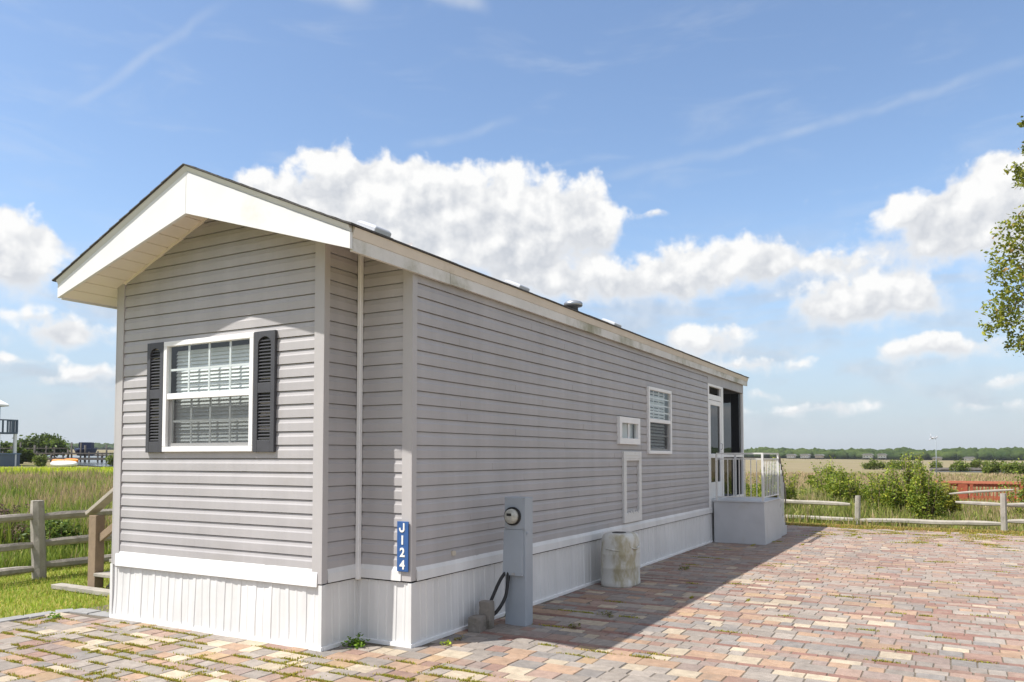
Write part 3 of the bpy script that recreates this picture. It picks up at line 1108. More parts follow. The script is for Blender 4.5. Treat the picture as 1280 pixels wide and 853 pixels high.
# cream J-trim where soffit meets the front wall
mb = MB()
for x in (LX, NX):
    a, c = (x, FY - 0.022, zsof(x) - 0.026), (RXC, FY - 0.022, zsof(RXC) - 0.026)
    mb.prism([a, c, (RXC, FY - 0.022, zsof(RXC)), (x, FY - 0.022, zsof(x))], (0, 0.02, 0))
mb.build('soffit_trim', 'soffit_cream', roof)

# roof vents (four, on the right slope)
sl = math.atan(0.427)
ca_, sa_ = math.cos(sl), math.sin(sl)


def on_roof(x, y, up):
    return Vector((x + sa_ * up, y, ztop(x) + t + 0.01 + ca_ * up))


def box_vent(x, y, ln, wy, hh):
    mb = MB()
    rings = []
    for (f, e) in ((0.0, 0.0), (0.75, 0.0), (0.93, 0.02), (1.0, 0.05)):
        a = []
        for (sx_, sy_) in ((-1, -1), (1, -1), (1, 1), (-1, 1)):
            p = on_roof(x, y, hh * f)
            a.append(p + Vector((ca_, 0, -sa_)) * sx_ * (ln / 2 - e) + Vector((0, sy_ * (wy / 2 - e), 0)))
        rings.append(a)
    mb.loft(rings, smooth=False)
    mb2 = MB()
    p = on_roof(x, y, 0)
    e = Vector((ca_, 0, -sa_))
    mb2.obox(p - e * (ln / 2 + .05) - Vector((0, wy / 2 + .05, 0)), e * (ln + .1), (0, wy + .1, 0), Vector((sa_, 0, ca_)) * 0.012)
    v = mb.build('roof_vent', 'vent_white', roof, bevel=0.008)
    return v, mb2


for (x, y, ln, wy, hh) in ((-4.72, 5.72, 0.24, 0.24, 0.075), (-4.72, 8.50, 0.24, 0.26, 0.065), (-4.72, 11.62, 0.24, 0.30, 0.06)):
    v, fl = box_vent(x, y, ln, wy, hh)
    fl.build('roof_flashing', 'vent_metal', roof)
mb = MB()
b0 = Vector((-4.7, 10.15, ztop(-4.7)))


def ring(c, r_, z, n=20):
    return [(c.x + r_ * math.cos(2 * math.pi * k / n), c.y + r_ * math.sin(2 * math.pi * k / n), c.z + z) for k in range(n)]


mb.loft([ring(b0, 0.07, -0.02), ring(b0, 0.07, 0.07), ring(b0, 0.125, 0.075), ring(b0, 0.135, 0.085), ring(b0, 0.135, 0.12), ring(b0, 0.115, 0.14), ring(b0, 0.07, 0.155), ring(b0, 0.012, 0.16)])
mb.build('roof_vent', 'vent_metal', roof)


# ---- windows
def window(o, u, n, wd, ht, grid_top, grid_bot, name_label=None, fw=0.048, dep=0.035, blinds=True, slider=False):
    """double hung (or slider) window; u right, n outward"""
    o, u, n = Vector(o), Vector(u), Vector(n)
    Z = Vector((0, 0, 1))

    def bx(mb, ua, ub, za, zb, d0, d1):
        mb.obox(o + u * ua + Z * za + n * d0, u * (ub - ua), Z * (zb - za), n * (d1 - d0))

    mb = MB()
    bx(mb, 0, wd, 0, fw, -0.02, dep)
    bx(mb, 0, wd, ht - fw, ht, -0.02, dep)
    bx(mb, 0, fw, fw, ht - fw, -0.02, dep)
    bx(mb, wd - fw, wd, fw, ht - fw, -0.02, dep)
    W = mb.build('window', 'white_trim', home, bevel=0.004)
    if name_label:
        W['label'] = name_label
    mid = ht * 0.5
    if slider:
        mb = MB()
        bx(mb, wd / 2 - 0.02, wd / 2 + 0.02, fw, ht - fw, 0.0, 0.02)
        mb.build('sash_bar', 'white_trim', W)
        panes = [(fw, wd - fw, fw, ht - fw, 0.006)]
    else:
        mb = MB()
        bx(mb, fw, wd - fw, mid - 0.028, mid + 0.028, -0.012, dep - 0.008)
        mb.build('sash_bar', 'white_trim', W, bevel=0.003)
        mb = MB()                                # lower sash sits deeper
        e = 0.035
        bx(mb, fw, fw + e, fw, mid - 0.028, -0.03, -0.004)
        bx(mb, wd - fw - e, wd - fw, fw, mid - 0.028, -0.03, -0.004)
        bx(mb, fw + e, wd - fw - e, fw, fw + e, -0.03, -0.004)
        mb.build('lower_sash', 'white_trim', W)
        panes = [(fw, wd - fw, mid + 0.028, ht - fw, 0.006), (fw + e, wd - fw - e, fw + e, mid - 0.028, -0.014)]
    for (ua, ub, za, zb, d) in panes:
        mb = MB()
        mb.face([o + u * ua + Z * za + n * d, o + u * ub + Z * za + n * d, o + u * ub + Z * zb + n * d, o + u * ua + Z * zb + n * d])
        mb.build('pane', 'window_glass', W)
    mb = MB()
    for (ua, ub, za, zb, d), (gx, gz) in zip(panes, (grid_top, grid_bot)):
        for k in range(1, gx):
            c = ua + (ub - ua) * k / gx
            bx(mb, c - 0.0105, c + 0.0105, za, zb, d - 0.010, d - 0.002)
        for k in range(1, gz):
            c = za + (zb - za) * k / gz
            bx(mb, ua, ub, c - 0.0105, c + 0.0105, d - 0.0105, d - 0.0025)
    if mb.v:
        mb.build('muntins', 'white_trim', W)
    if blinds:
        mb = MB()
        z = fw + 0.02
        while z < ht - fw:
            tilt = 0.037
            a = o + u * (fw + 0.012) + Z * z - n * 0.085
            mb.obox(a, u * (wd - 2 * fw - 0.024), n * 0.018 + Z * (-tilt), n * 0.0025 + Vector((0, 0, 0.001)))
            z += 0.035 if wd > 1.15 else 0.05
        mb.build('blind', 'blind_white', W)
    if not slider and not blinds:
        mb = MB()
        mb.face([o + u * 0.05 + Z * 0.05 - n * 0.10, o + u * (wd - .05) + Z * 0.05 - n * 0.10, o + u * (wd - .05) + Z * (ht - .05) - n * 0.10, o + u * .05 + Z * (ht - .05) - n * 0.10])
        mb.build('curtain', 'blind_white', W)
    return W


wf = window((WIN[0], FY - 0.012, WIN[2]), (1, 0, 0), (0, -1, 0), WIN[1] - WIN[0], WIN[3] - WIN[2], (4, 2), (4, 2), 'wide front window with white blinds between dark shutters')
mb = MB()
mb.face([(WIN[0] + .05, FY - 0.020, WIN[2] + .05), (WIN[1] - .05, FY - 0.020, WIN[2] + .05), (WIN[1] - .05, FY - 0.020, WIN[2] + .505), (WIN[0] + .05, FY - 0.020, WIN[2] + .505)])
mb.build('window_screen', 'window_screen', wf)
w2 = window((SX + 0.012, W2[0], W2[2]), (0, 1, 0), (1, 0, 0), W2[1] - W2[0], W2[3] - W2[2], (4, 4), (1, 2), 'tall side window with gridded upper sash and dark lower screen', blinds=True)
mb = MB()
mb.face([(SX + 0.022, W2[0] + .05, W2[2] + .05), (SX + 0.022, W2[1] - .05, W2[2] + .05), (SX + 0.022, W2[1] - .05, W2[2] + .49), (SX + 0.022, W2[0] + .05, W2[2] + .49)])
mb.build('window_screen', 'window_screen', w2)
w1 = window((SX + 0.012, W1[0], W1[2]), (0, 1, 0), (1, 0, 0), W1[1] - W1[0], W1[3] - W1[2], (1, 1), (1, 1), 'small square side window in a thick white frame', fw=0.085, dep=0.045, blinds=False, slider=True)
mb = MB()
mb.face([(SX - 0.05, 10.42, 1.8), (SX - 0.05, 10.85, 1.8), (SX - 0.05, 10.85, 2.12), (SX - 0.05, 10.42, 2.12)])
mb.build('curtain', 'blind_white', w1)


def shutter(x0, x1):
    z0, z1 = 1.645, 2.712
    y1 = FY - 0.013
    fr, d = 0.048, 0.032
    mb = MB()
    mb.box(x0, x0 + fr, y1 - d, y1, z0, z1)
    mb.box(x1 - fr, x1, y1 - d, y1, z0, z1)
    for (a, b_) in ((z0, z0 + 0.105), (2.165, 2.255)):
        mb.box(x0 + fr, x1 - fr, y1 - d + 0.001, y1, a, b_)
    # arched head rail
    xc, hw = (x0 + x1) / 2, (x1 - x0) / 2 - fr
    zc = z1 - 0.115
    arc = [(xc + hw * math.cos(a), zc + hw * 0.85 * math.sin(a)) for a in np.linspace(0, math.pi, 11)]
    top = [(x1 - fr, z1)] + [(p[0], z1) for p in arc[1:-1]] + [(x0 + fr, z1)]
    for k in range(10):
        q = [(arc[k][0], arc[k][1]), top[k], top[k + 1], (arc[k + 1][0], arc[k + 1][1])]
        mb.prism([(x, y1 - d + 0.001, z) for x, z in q], (0, d - 0.002, 0))
    s = mb.build('shutter', 'shutter_grey', home, bevel=0.003)
    for (za, zb) in ((z0 + 0.11, 2.16), (2.262, z1 - 0.065)):
        mb = MB()
        n = int((zb - za) / 0.028)
        for k in range(n):
            z = za + (zb - za) * (k + 0.2) / n
            w_ = hw if z < zc else hw * math.sqrt(max(0.05, 1 - ((z - zc) / (hw * 0.85)) ** 2))
            mb.obox((xc - w_, y1 - 0.006, z + 0.012), (2 * w_, 0, 0), (0, -0.018, -0.012), (0, 0, 0.006))
        mb.build('louvres', 'shutter_grey', s)
    mb = MB()
    mb.box(x0 + fr - .002, x1 - fr + .002, y1 - 0.003, y1 - 0.001, z0 + .01, z1 - .01)
    mb.build('shutter_back', 'black_rubber', s)


shutter(-6.868, -6.628)
shutter(-5.392, -5.138)

# access panel frame on the long side
mb = MB()
ya, yb, za, zb = 10.25, 10.95, 0.685, 1.68
X = SX + 0.014
mb.box(X - .01, X + 0.03, ya, yb, za, za + 0.13)
mb.box(X - .01, X + 0.03, ya, yb, zb - 0.13, zb)
mb.box(X - .01, X + 0.029, ya, ya + 0.10, za + 0.13, zb - 0.13)
mb.box(X - .01, X + 0.029, yb - 0.10, yb, za + 0.13, zb - 0.13)
mb.box(X + .03, X + 0.034, ya + .06, yb - .06, zb - 0.10, zb - 0.085)
mb.box(X + .03, X + 0.034, ya + .06, yb - .06, zb - 0.06, zb - 0.045)
for k in range(5):
    mb.box(X + .03, X + 0.036, ya + .14 + k * .1, ya + .18 + k * .1, za + 0.11 + 0.015 * (k % 2), za + 0.145 + 0.01 * (k % 3))
mb.build('access_panel', 'rail_white', home, bevel=0.004)
# small outlet cover
mb = MB()
mb.box(SX + 0.004, SX + 0.03, 6.00, 6.055, 0.70, 0.745)
mb.build('outlet_cover', 'brass_beige', home, bevel=0.004)

# ---- screened porch at the far end
mb = MB()
mb.box(LX, SX - 0.002, BY + 0.016, EY, 0.70, 0.79)
mb.build('porch_floor', 'step_grey', home)
mb = MB()
mb.box(SX - 0.08, SX + 0.016, BY + 0.002, EY + 0.02, 3.0, 3.24)
mb.box(LX, SX - 0.085, EY - 0.08, EY + 0.016, 3.0, 3.30)
mb.box(LX, LX + 0.08, BY + 0.02, EY - 0.085, 3.0, 3.30)
mb.build('porch_header', 'siding', home)
mb = MB()
P0, P1 = SX - 0.06, SX + 0.018
for (ya_, yb_) in ((14.665, 14.745), (15.63, 15.78), (17.455, 17.515)):       # jamb, door post, corner post
    mb = MB()
    mb.box(P0, P1, ya_, yb_, 0.66, 2.998)
    mb.build('porch_post', 'white_trim', home, bevel=0.003)
for x in (LX, LX + 1.1, LX + 2.2):
    mb = MB()
    mb.box(x, x + 0.07, EY - 0.06, EY + 0.01, 0.70, 2.998)
    mb.build('porch_post', 'white_trim', home)
for y in (15.2, 16.35):
    mb = MB()
    mb.box(LX, LX + 0.06, y, y + 0.07, 0.70, 2.998)
    mb.build('porch_post', 'white_trim', home)
for (ya_, yb_, za_, zb_2) in ((14.745, 15.63, 2.70, 2.80), (14.745, 15.63, 2.955, 2.998), (15.78, 17.455, 1.60, 1.655), (15.78, 17.455, 0.66, 0.795), (14.745, 15.63, 0.66, 0.80)):
    mb = MB()
    mb.box(P0, P1 - .002, ya_, yb_, za_, zb_2)
    mb.build('porch_rail', 'white_trim', home)
mb = MB()
mb.box(LX + 0.07, P0, EY - 0.05, EY + 0.008, 1.60, 1.655)
mb.build('porch_rail', 'white_trim', home)
mb = MB()
mb.face([(SX - 0.03, 15.78, .79), (SX - 0.03, 17.46, .79), (SX - 0.03, 17.46, 3.0), (SX - 0.03, 15.78, 3.0)])
mb.face([(SX - 0.03, 14.745, 2.80), (SX - 0.03, 15.63, 2.80), (SX - 0.03, 15.63, 2.96), (SX - 0.03, 14.745, 2.96)])
mb.face([(LX + 0.05, EY - 0.03, .79), (SX - 0.05, EY - 0.03, .79), (SX - 0.05, EY - 0.03, 3.0), (LX + .05, EY - 0.03, 3.0)])
mb.face([(LX + 0.03, BY + .05, .79), (LX + 0.03, EY - .05, .79), (LX + 0.03, EY - .05, 3.0), (LX + .03, BY + .05, 3.0)])
mb.build('porch_screen', 'insect_screen', home)
mb = MB()                                        # dark corner panel inside the porch
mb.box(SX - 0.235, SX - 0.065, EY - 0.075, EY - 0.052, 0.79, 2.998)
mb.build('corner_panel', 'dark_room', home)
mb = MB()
mb.box(LX + 0.08, SX - 0.24, EY - 0.075, EY - 0.052, 2.80, 2.998)  # dark strip standing in for the dim porch ceiling
mb.build('dim_ceiling_strip', 'dark_room', home)
# screen door
mb = MB()
D0, D1 = SX - 0.025, SX + 0.014
mb.box(D0, D1, 14.755, 14.84, 0.81, 2.69)
mb.box(D0, D1, 15.54, 15.62, 0.81, 2.69)
mb.box(D0, D1, 14.84, 15.54, 2.60, 2.69)
mb.box(D0, D1, 14.84, 15.54, 1.585, 1.665)
mb.box(D0, D1 - .006, 14.84, 15.54, 0.81, 1.12)
door = mb.build('screen_door', 'white_trim', home, bevel=0.004)
mb = MB()
mb.face([(SX - 0.006, 14.84, 1.12), (SX - 0.006, 15.54, 1.12), (SX - 0.006, 15.54, 2.60), (SX - 0.006, 14.84, 2.60)])
mb.build('door_screen', 'insect_screen', door)
mb = MB()
mb.tube([(SX + 0.014, 15.57, 1.75), (SX + 0.045, 15.57, 1.76), (SX + 0.045, 15.57, 1.86), (SX + 0.014, 15.57, 1.87)], 0.008, 6)
mb.build('door_handle', 'vent_metal', door)

# ---- house number sign on the front of the corner post
sgn = thing('number_sign', (-4.085, 5.372, 0.84), 'narrow blue vertical sign reading J124 on the corner post', 'sign')
mb = MB()
mb.box(-4.140, -4.022, 5.366, 5.378, 0.632, 1.055)
mb.build('sign_board', 'sign_blue', sgn, bevel=0.003)


def text_obj(txt, size, loc, rot, material, parent, name, extrude=0.002):
    cu = bpy.data.curves.new(name, 'FONT')
    cu.body = txt
    cu.size = size
    cu.extrude = extrude
    cu.offset = 0.003
    cu.align_x = 'CENTER'
    cu.align_y = 'CENTER'
    tmp = bpy.data.objects.new(name + '_tmp', cu)
    COL.objects.link(tmp)
    dg = bpy.context.evaluated_depsgraph_get()
    me = bpy.data.meshes.new_from_object(tmp.evaluated_get(dg))
    bpy.data.objects.remove(tmp)
    bpy.data.curves.remove(cu)
    me.materials.clear()
    me.materials.append(MAT[material])
    o = bpy.data.objects.new(name, me)
    COL.objects.link(o)
    o.parent = parent
    o.location = Vector(loc) - parent_loc(parent)
    o.rotation_euler = rot
    return o


mb = MB()
jx, jz = -4.083, 1.002
pth = [(0.016, 0.036), (0.016, -0.014)] + [(0.016 - 0.020 + 0.020 * math.cos(a), -0.014 - 0.018 * math.sin(a)) for a in np.linspace(0.3, math.pi, 7)] + [(-0.025, -0.004)]
for kk_, (p, q) in enumerate(zip(pth[:-1], pth[1:])):
    d_ = Vector((q[0] - p[0], 0, q[1] - p[1]))
    nn_ = Vector((-d_.z, 0, d_.x)).normalized() * 0.0145
    e_ = d_.normalized() * 0.003
    mb.obox(Vector((jx + p[0], 5.3622 - 0.0005 * (kk_ % 2) - 0.0001 * kk_, jz + p[1])) - nn_ / 2 - e_, d_ + 2 * e_, nn_, (0, 0.0034 + 0.0011 * (kk_ % 2), 0))
mb.build('letter', 'sign_white', sgn)
for k, ch in enumerate('J124'):
    if k == 0:
        continue
    text_obj(ch, 0.104, (-4.082, 5.3645, 0.998 - k * 0.104), (R(90), 0, 0), 'sign_white', sgn, 'letter' if k == 0 else 'numeral')

# ================================================================== OBJECTS BY THE HOME
# electrical pedestal
ped = thing('meter_pedestal', (-3.67, 6.68, 0), 'grey metal electricity pedestal with round glass meter standing by the skirting', 'meter pedestal')
x0, x1, y0, y1 = -3.785, -3.562, 6.585, 6.745
mb = MB()
mb.box(x0, x1, y0 + 0.012, y1, -0.005, 1.0)
mb.build('lower_cabinet', 'pedestal_grey', ped, bevel=0.004)
mb = MB()
mb.prism([(x0 - 0.006, y0 - 0.03, 0.475), (x0 - 0.006, y0 + 0.011, 0.475), (x0 - 0.006, y0 + 0.011, 0.905), (x0 - 0.006, y0 - 0.002, 0.905)], (x1 - x0 - 0.012, 0, 0))
mb.build('hinged_cover', 'pedestal_grey', ped, bevel=0.003)
mb = MB()
mb.box(x0 - 0.001, x1 + 0.001, y0 + 0.002, y1 + 0.001, 0.908, 1.215)
mb.box(x1 + 0.0015, x1 + 0.012, y0 + 0.03, y0 + 0.05, 0.86, 0.885)
mb.build('meter_housing', 'pedestal_grey', ped, bevel=0.004)
mb = MB()
mb.box(-3.69, -3.655, y0 - 0.036, y0 - 0.026, 0.478, 0.50)
mb.build('latch', 'vent_metal', ped)
for (xx, zz) in ((x0 + 0.02, 1.195), (x1 - 0.02, 1.195), (x0 + 0.02, 0.925), (x1 - 0.02, 0.925)):
    mb = MB()
    mb.tube([(xx, y0 + 0.004, zz), (xx, y0 - 0.003, zz)], 0.006, 8)
    mb.build('screw', 'vent_metal', ped)
mcz, mcx = 1.035, -3.692
mb = MB()


def yring(cx, y, cz, r_, n=28):
    return [(cx + r_ * math.cos(2 * math.pi * k / n), y, cz + r_ * math.sin(2 * math.pi * k / n)) for k in range(n)]


mb.loft([yring(mcx, y0 + .002, mcz, 0.088), yring(mcx, y0 - .022, mcz, 0.088), yring(mcx, y0 - .022, mcz, 0.076), yring(mcx, y0 - .012, mcz, 0.074)], caps=False)
meter = mb.build('meter', 'black_rubber', ped)
mb = MB()
mb.loft([yring(mcx, y0 - .012, mcz, 0.0745), yring(mcx, y0 - .05, mcz, 0.070), yring(mcx, y0 - .066, mcz, 0.055), yring(mcx, y0 - .07, mcz, 0.02)])
mb.build('meter_dome', 'meter_glass', meter)
mb = MB()
mb.box(mcx - 0.03, mcx + 0.02, y0 - .0735, y0 - .0705, mcz + 0.005, mcz + 0.03)
mb.build('meter_display', 'black_rubber', meter)

cab = MB()
for pts in (((-3.765, 6.575, 0.50), (-3.80, 6.52, 0.42), (-3.845, 6.46, 0.27), (-3.875, 6.41, 0.15), (-3.89, 6.38, 0.10)),
            ((-3.735, 6.572, 0.50), (-3.728, 6.545, 0.40), (-3.735, 6.51, 0.27), (-3.785, 6.45, 0.15), (-3.85, 6.40, 0.09), (-3.91, 6.37, 0.075))):
    P = [Vector(p) for p in pts]
    fine = []
    for k in range(len(P) - 1):
        a, b_, c, d = P[max(0, k - 1)], P[k], P[k + 1], P[min(len(P) - 1, k + 2)]
        for s in np.linspace(0, 1, 6, endpoint=False):
            fine.append(0.5 * (2 * b_ + (c - a) * s + (2 * a - 5 * b_ + 4 * c - d) * s * s + (3 * b_ - a - 3 * c + d) * s ** 3))
    fine.append(P[-1])
    cab.tube(fine, 0.017, 8)
tag(cab.build('power_cable', 'black_rubber'), 'black power cables looping from the grey meter pedestal to the skirting', 'cable')


def rough_block(name, lo, hi, rot, label, group=None):
    mb = MB()
    lo, hi = Vector(lo), Vector(hi)
    c = (lo + hi) / 2
    nx = 5
    g = {}
    rm = math.radians(rot)
    def pt(i, j, k):
        key = (i, j, k)
        if key not in g:
            p = Vector((lo.x + (hi.x - lo.x) * i / nx, lo.y + (hi.y - lo.y) * j / nx, lo.z + (hi.z - lo.z) * k / nx)) - c
            e = 1 - 0.03 * ((i in (0, nx)) + (j in (0, nx)) + (k in (0, nx)) - 1)
            p = p * e
            p += Vector((mnoise.noise(p * 30), mnoise.noise(p * 30 + Vector((7, 0, 0))), mnoise.noise(p * 30 + Vector((0, 7, 0))))) * 0.006
            p = Vector((p.x * math.cos(rm) - p.y * math.sin(rm), p.x * math.sin(rm) + p.y * math.cos(rm), p.z)) + c
            g[key] = len(mb.v)
            mb.v.append(tuple(p))
        return g[key]
    for a in range(nx):
        for b_ in range(nx):
            for s in (0, nx):
                for q in (((a, b_, s), (a + 1, b_, s), (a + 1, b_ + 1, s), (a, b_ + 1, s)), ((a, s, b_), (a, s, b_ + 1), (a + 1, s, b_ + 1), (a + 1, s, b_)), ((s, a, b_), (s, a + 1, b_), (s, a + 1, b_ + 1), (s, a, b_ + 1))):
                    f = [pt(*p) for p in q]
                    mb.quadv(f if s else f[::-1], False)
    return tag(mb.build(name, 'concrete_block'), label, 'concrete block', group)


rough_block('concrete_block', (-3.925, 6.14, -0.012), (-3.80, 6.29, 0.135), 8, 'short rough concrete block in front of a taller one by the skirting', 'concrete blocks by the skirting')
rough_block('concrete_block', (-3.90, 6.295, -0.012), (-3.785, 6.40, 0.255), 4, 'tall rough concrete block standing beside black cables and grey pedestal', 'concrete blocks by the skirting')

# propane tank cover: a rounded plastic shell over two bottles, stained green
tank = thing('tank_cover', (-3.68, 9.38, 0), 'stained off-white plastic propane tank cover with green algae by the skirting', 'tank cover')
mb = MB()


def tank_ring(s, z, n=48):
    pts = []
    for k in range(n):
        a = 2 * math.pi * k / n
        ex = 0.74
        cx = math.copysign(abs(math.cos(a)) ** ex, math.cos(a)) * 0.215
        cy = math.copysign(abs(math.sin(a)) ** ex, math.sin(a)) * 0.30
        waist = 1 - 0.05 * (math.cos(2 * a) > 0.86) * 1.0
        pts.append((-3.68 + cx * s * waist, 9.34 + cy * s, z))
    return pts


R_ = [(0.985, 0.0), (1.0, 0.02), (1.0, 0.06), (0.985, 0.07), (0.985, 0.21), (1.0, 0.225), (1.0, 0.24), (0.985, 0.25), (0.985, 0.38), (1.0, 0.395), (1.0, 0.41), (0.985, 0.42),
      (0.98, 0.50), (0.975, 0.54), (0.955, 0.58), (0.91, 0.612), (0.84, 0.635), (0.74, 0.648), (0.6, 0.652)]
mb.loft([tank_ring(s, z) for s, z in R_], caps=True)
mb.build('cover_shell', 'tank_plastic', tank)
mb = MB()
mb.loft([[(x * 0.62 + -3.68 * 0.38, y * 0.45 + 9.34 * 0.55 - 0.05, z) for x, y, z in tank_ring(0.62, zz)] for zz in (0.650, 0.658)])
mb.build('cover_lid', 'black_rubber', tank)
mb = MB()
for yy in (9.13, 9.30):
    pass
mb.tube([(-3.50, 9.16, 0.50), (-3.474, 9.24, 0.47), (-3.467, 9.34, 0.455), (-3.472, 9.44, 0.48), (-3.50, 9.54, 0.53)], 0.011, 6)
mb.tube([(-3.76, 9.046, 0.47), (-3.68, 9.042, 0.46), (-3.60, 9.055, 0.45), (-3.53, 9.11, 0.47), (-3.50, 9.16, 0.50)], 0.010, 6)
mb.build('moulded_rib', 'tank_plastic', tank)

# moulded step unit with railings at the porch door
step = thing('entry_steps', (-3.5, 15.6, 0), 'grey moulded entry steps with white metal railing outside the screened porch door', 'steps')
AX0, AX1, AY0, AY1, AZ = -3.955, -3.03, 14.80, 16.33, 0.79
mb = MB()
mb.prism([(AX0, AY0 + .01, 0), (AX1 + 0.015, AY0 - 0.005, 0), (AX1 - 0.01, AY0 + .01, AZ - 0.03), (AX0, AY0 + .01, AZ - 0.03)], (0, AY1 - AY0, 0))
mb.box(AX0 - .01, AX1 + 0.012, AY0 - .01, AY1 + .02, AZ - 0.029, AZ)
for k in range(3):
    z = AZ - 0.2 * (k + 1)
    mb.box(AX0 + 0.02, AX1 - 0.012, AY1 + 0.022 + 0.24 * k, AY1 + 0.26 + 0.24 * k, 0, z)
mb.build('step_body', 'step_grey', step, bevel=0.012)


def rail_bar(mb, a, b_, wd=0.028, hh=0.028):
    a, b_ = Vector(a), Vector(b_)
    d = (b_ - a).normalized()
    s = d.cross(Vector((0, 0, 1)))
    s = Vector((1, 0, 0)) if s.length < 0.1 else s.normalized()
    up = s.cross(d)
    mb.obox(a - s * wd / 2 - up * hh / 2, b_ - a, s * wd, up * hh)


XR = AX1 - 0.03
mb = MB()
for p in ((AX0 + 0.05, AY0 + 0.03), (XR, AY0 + 0.03), (XR, AY1 - 0.03), (AX0 + 0.05, AY1 - 0.03)):
    mb = MB()
    rail_bar(mb, (p[0], p[1], 0.60 if p[1] < 15 else AZ), (p[0], p[1], 1.665), 0.036, 0.036)
    mb.build('rail_post', 'rail_white', step)
mb = MB()
for zz, th in ((1.668, 0.03), (1.565, 0.022), (0.86, 0.022)):
    for a, b_ in (((AX0 + 0.05, AY0 + 0.03), (XR, AY0 + 0.03)), ((XR, AY0 + 0.03), (XR, AY1 - 0.03)), ((AX0 + 0.05, AY1 - 0.031), (XR, AY1 - 0.031))):
        if zz < 1 and a[0] < XR and a[1] > 15:
            continue
        rail_bar(mb, (*a, zz + (0.0007 if a[1] > 15 else 0)), (*b_, zz), 0.028, th * 0.85)
mb.build('top_rail', 'rail_white', step)
mb = MB()
for k in range(1, 8):
    x = AX0 + 0.05 + (XR - AX0 - 0.05) * k / 8
    rail_bar(mb, (x, AY0 + 0.03, 0.861), (x, AY0 + 0.03, 1.564), 0.0135, 0.0135)
for k in range(1, 10):
    y = AY0 + 0.03 + (AY1 - AY0 - 0.06) * k / 10
    rail_bar(mb, (XR, y, 0.861), (XR, y, 1.564), 0.0135, 0.0135)
mb.build('baluster', 'rail_white', step)
mb = MB()
hr = [(XR, AY1 - 0.03, 1.67), (XR, AY1 + 0.10, 1.62), (XR, AY1 + 0.62, 0.98), (XR, AY1 + 0.70, 0.82), (XR, AY1 + 0.72, 0.5), (XR, AY1 + 0.70, 0.02)]
mb.tube(hr, 0.02, 8)
mb.build('handrail', 'rail_worn', step)
mb = MB()
for k in range(1, 5):
    f = k / 5
    y = AY1 + 0.10 + 0.52 * f
    rail_bar(mb, (XR, y, max(0.12, 0.72 - 0.62 * f)), (XR, y, 1.60 - 0.64 * f), 0.0135, 0.0135)
rail_bar(mb, (XR, AY1 + 0.03, 0.80), (XR, AY1 + 0.70, 0.10), 0.02, 0.02)
mb.build('baluster', 'rail_white', step)

# ---- wooden steps at the left wall
ws = thing('wooden_steps', (-8.5, 6.4, 0), 'weathered brown wooden steps with sloping handrail against the left wall', 'steps')
for (xa, xb, zz) in ((-9.30, -9.155, 0.885), (-8.02, -7.90, 1.60)):
    for ya in (5.90, 7.02):
        mb = MB()
        mb.box(xa, xb, ya, ya + 0.12, 0, zz)
        mb.build('newel_post', 'stair_wood', ws, bevel=0.008)
for y in (5.96, 7.08):
    mb = MB()
    rail_bar(mb, (-9.36, y, 0.90), (-7.62, y, 1.90), 0.14, 0.045)
    mb.build('handrail', 'stair_cap', ws, bevel=0.006)
    mb = MB()
    rail_bar(mb, (-9.16, y, 0.60), (-7.62, y, 1.49), 0.04, 0.09)
    mb.build('mid_rail', 'stair_wood', ws, bevel=0.004)
for k in range(4):
    x = -9.15 + 0.30 * k
    mb = MB()
    mb.box(x, x + 0.33, 5.88, 7.16, 0.19 + 0.19 * k - 0.04, 0.19 + 0.19 * k)
    mb.build('tread', 'pale_rail', ws, bevel=0.006)
mb = MB()
mb.box(-7.95, -7.40, 5.88, 7.16, 0.90, 0.94)
mb.build('landing', 'pale_rail', ws, bevel=0.006)
for y in (6.03, 6.98):
    mb = MB()
    mb.prism([(-9.13, y, 0.0), (-8.85, y, 0.0), (-7.9, y, 0.62), (-7.9, y, 0.86), (-7.98, y, 0.86)], (0, 0.04, 0))
    mb.build('stringer', 'old_wood', ws)
mb = MB()
mb.box(-9.72, -7.42, 5.70, 5.84, -0.02, 0.035)
tag(mb.build('timber_board', 'pale_rail', bevel=0.006), 'grey timber board lying on the lawn in front of the wooden steps', 'board')

# ---- split rail fences
def rough_rail(mb, a, b_, r0=0.045, r1=0.045, seed=0.0, flat=0.8):
    a, b_ = Vector(a), Vector(b_)
    d = (b_ - a)
    L = d.length
    u = d / L
    s = u.cross(Vector((0, 0, 1))).normalized()
    up = s.cross(u)
    n = max(6, int(L / 0.16))
    rings = []
    for k in range(n + 1):
        f = k / n
        r_ = r0 + (r1 - r0) * f
        end = 0.55 if k in (0, n) else (0.85 if k in (1, n - 1) else 1.0)
        c = a + d * f + up * 0.018 * mnoise.noise(Vector((f * L * 0.9, seed, 0))) + s * 0.015 * mnoise.noise(Vector((f * L * 0.9, seed, 4)))
        ring_ = []
        for q in range(7):
            t_ = 2 * math.pi * q / 7 + 0.3
            rr = r_ * end * (1 + 0.20 * mnoise.noise(Vector((f * L * 1.5, math.cos(t_) + seed, math.sin(t_)))))
            ring_.append(c + s * rr * flat * math.cos(t_) + up * rr * math.sin(t_))
        rings.append(ring_)
    mb.loft(rings, smooth=False)


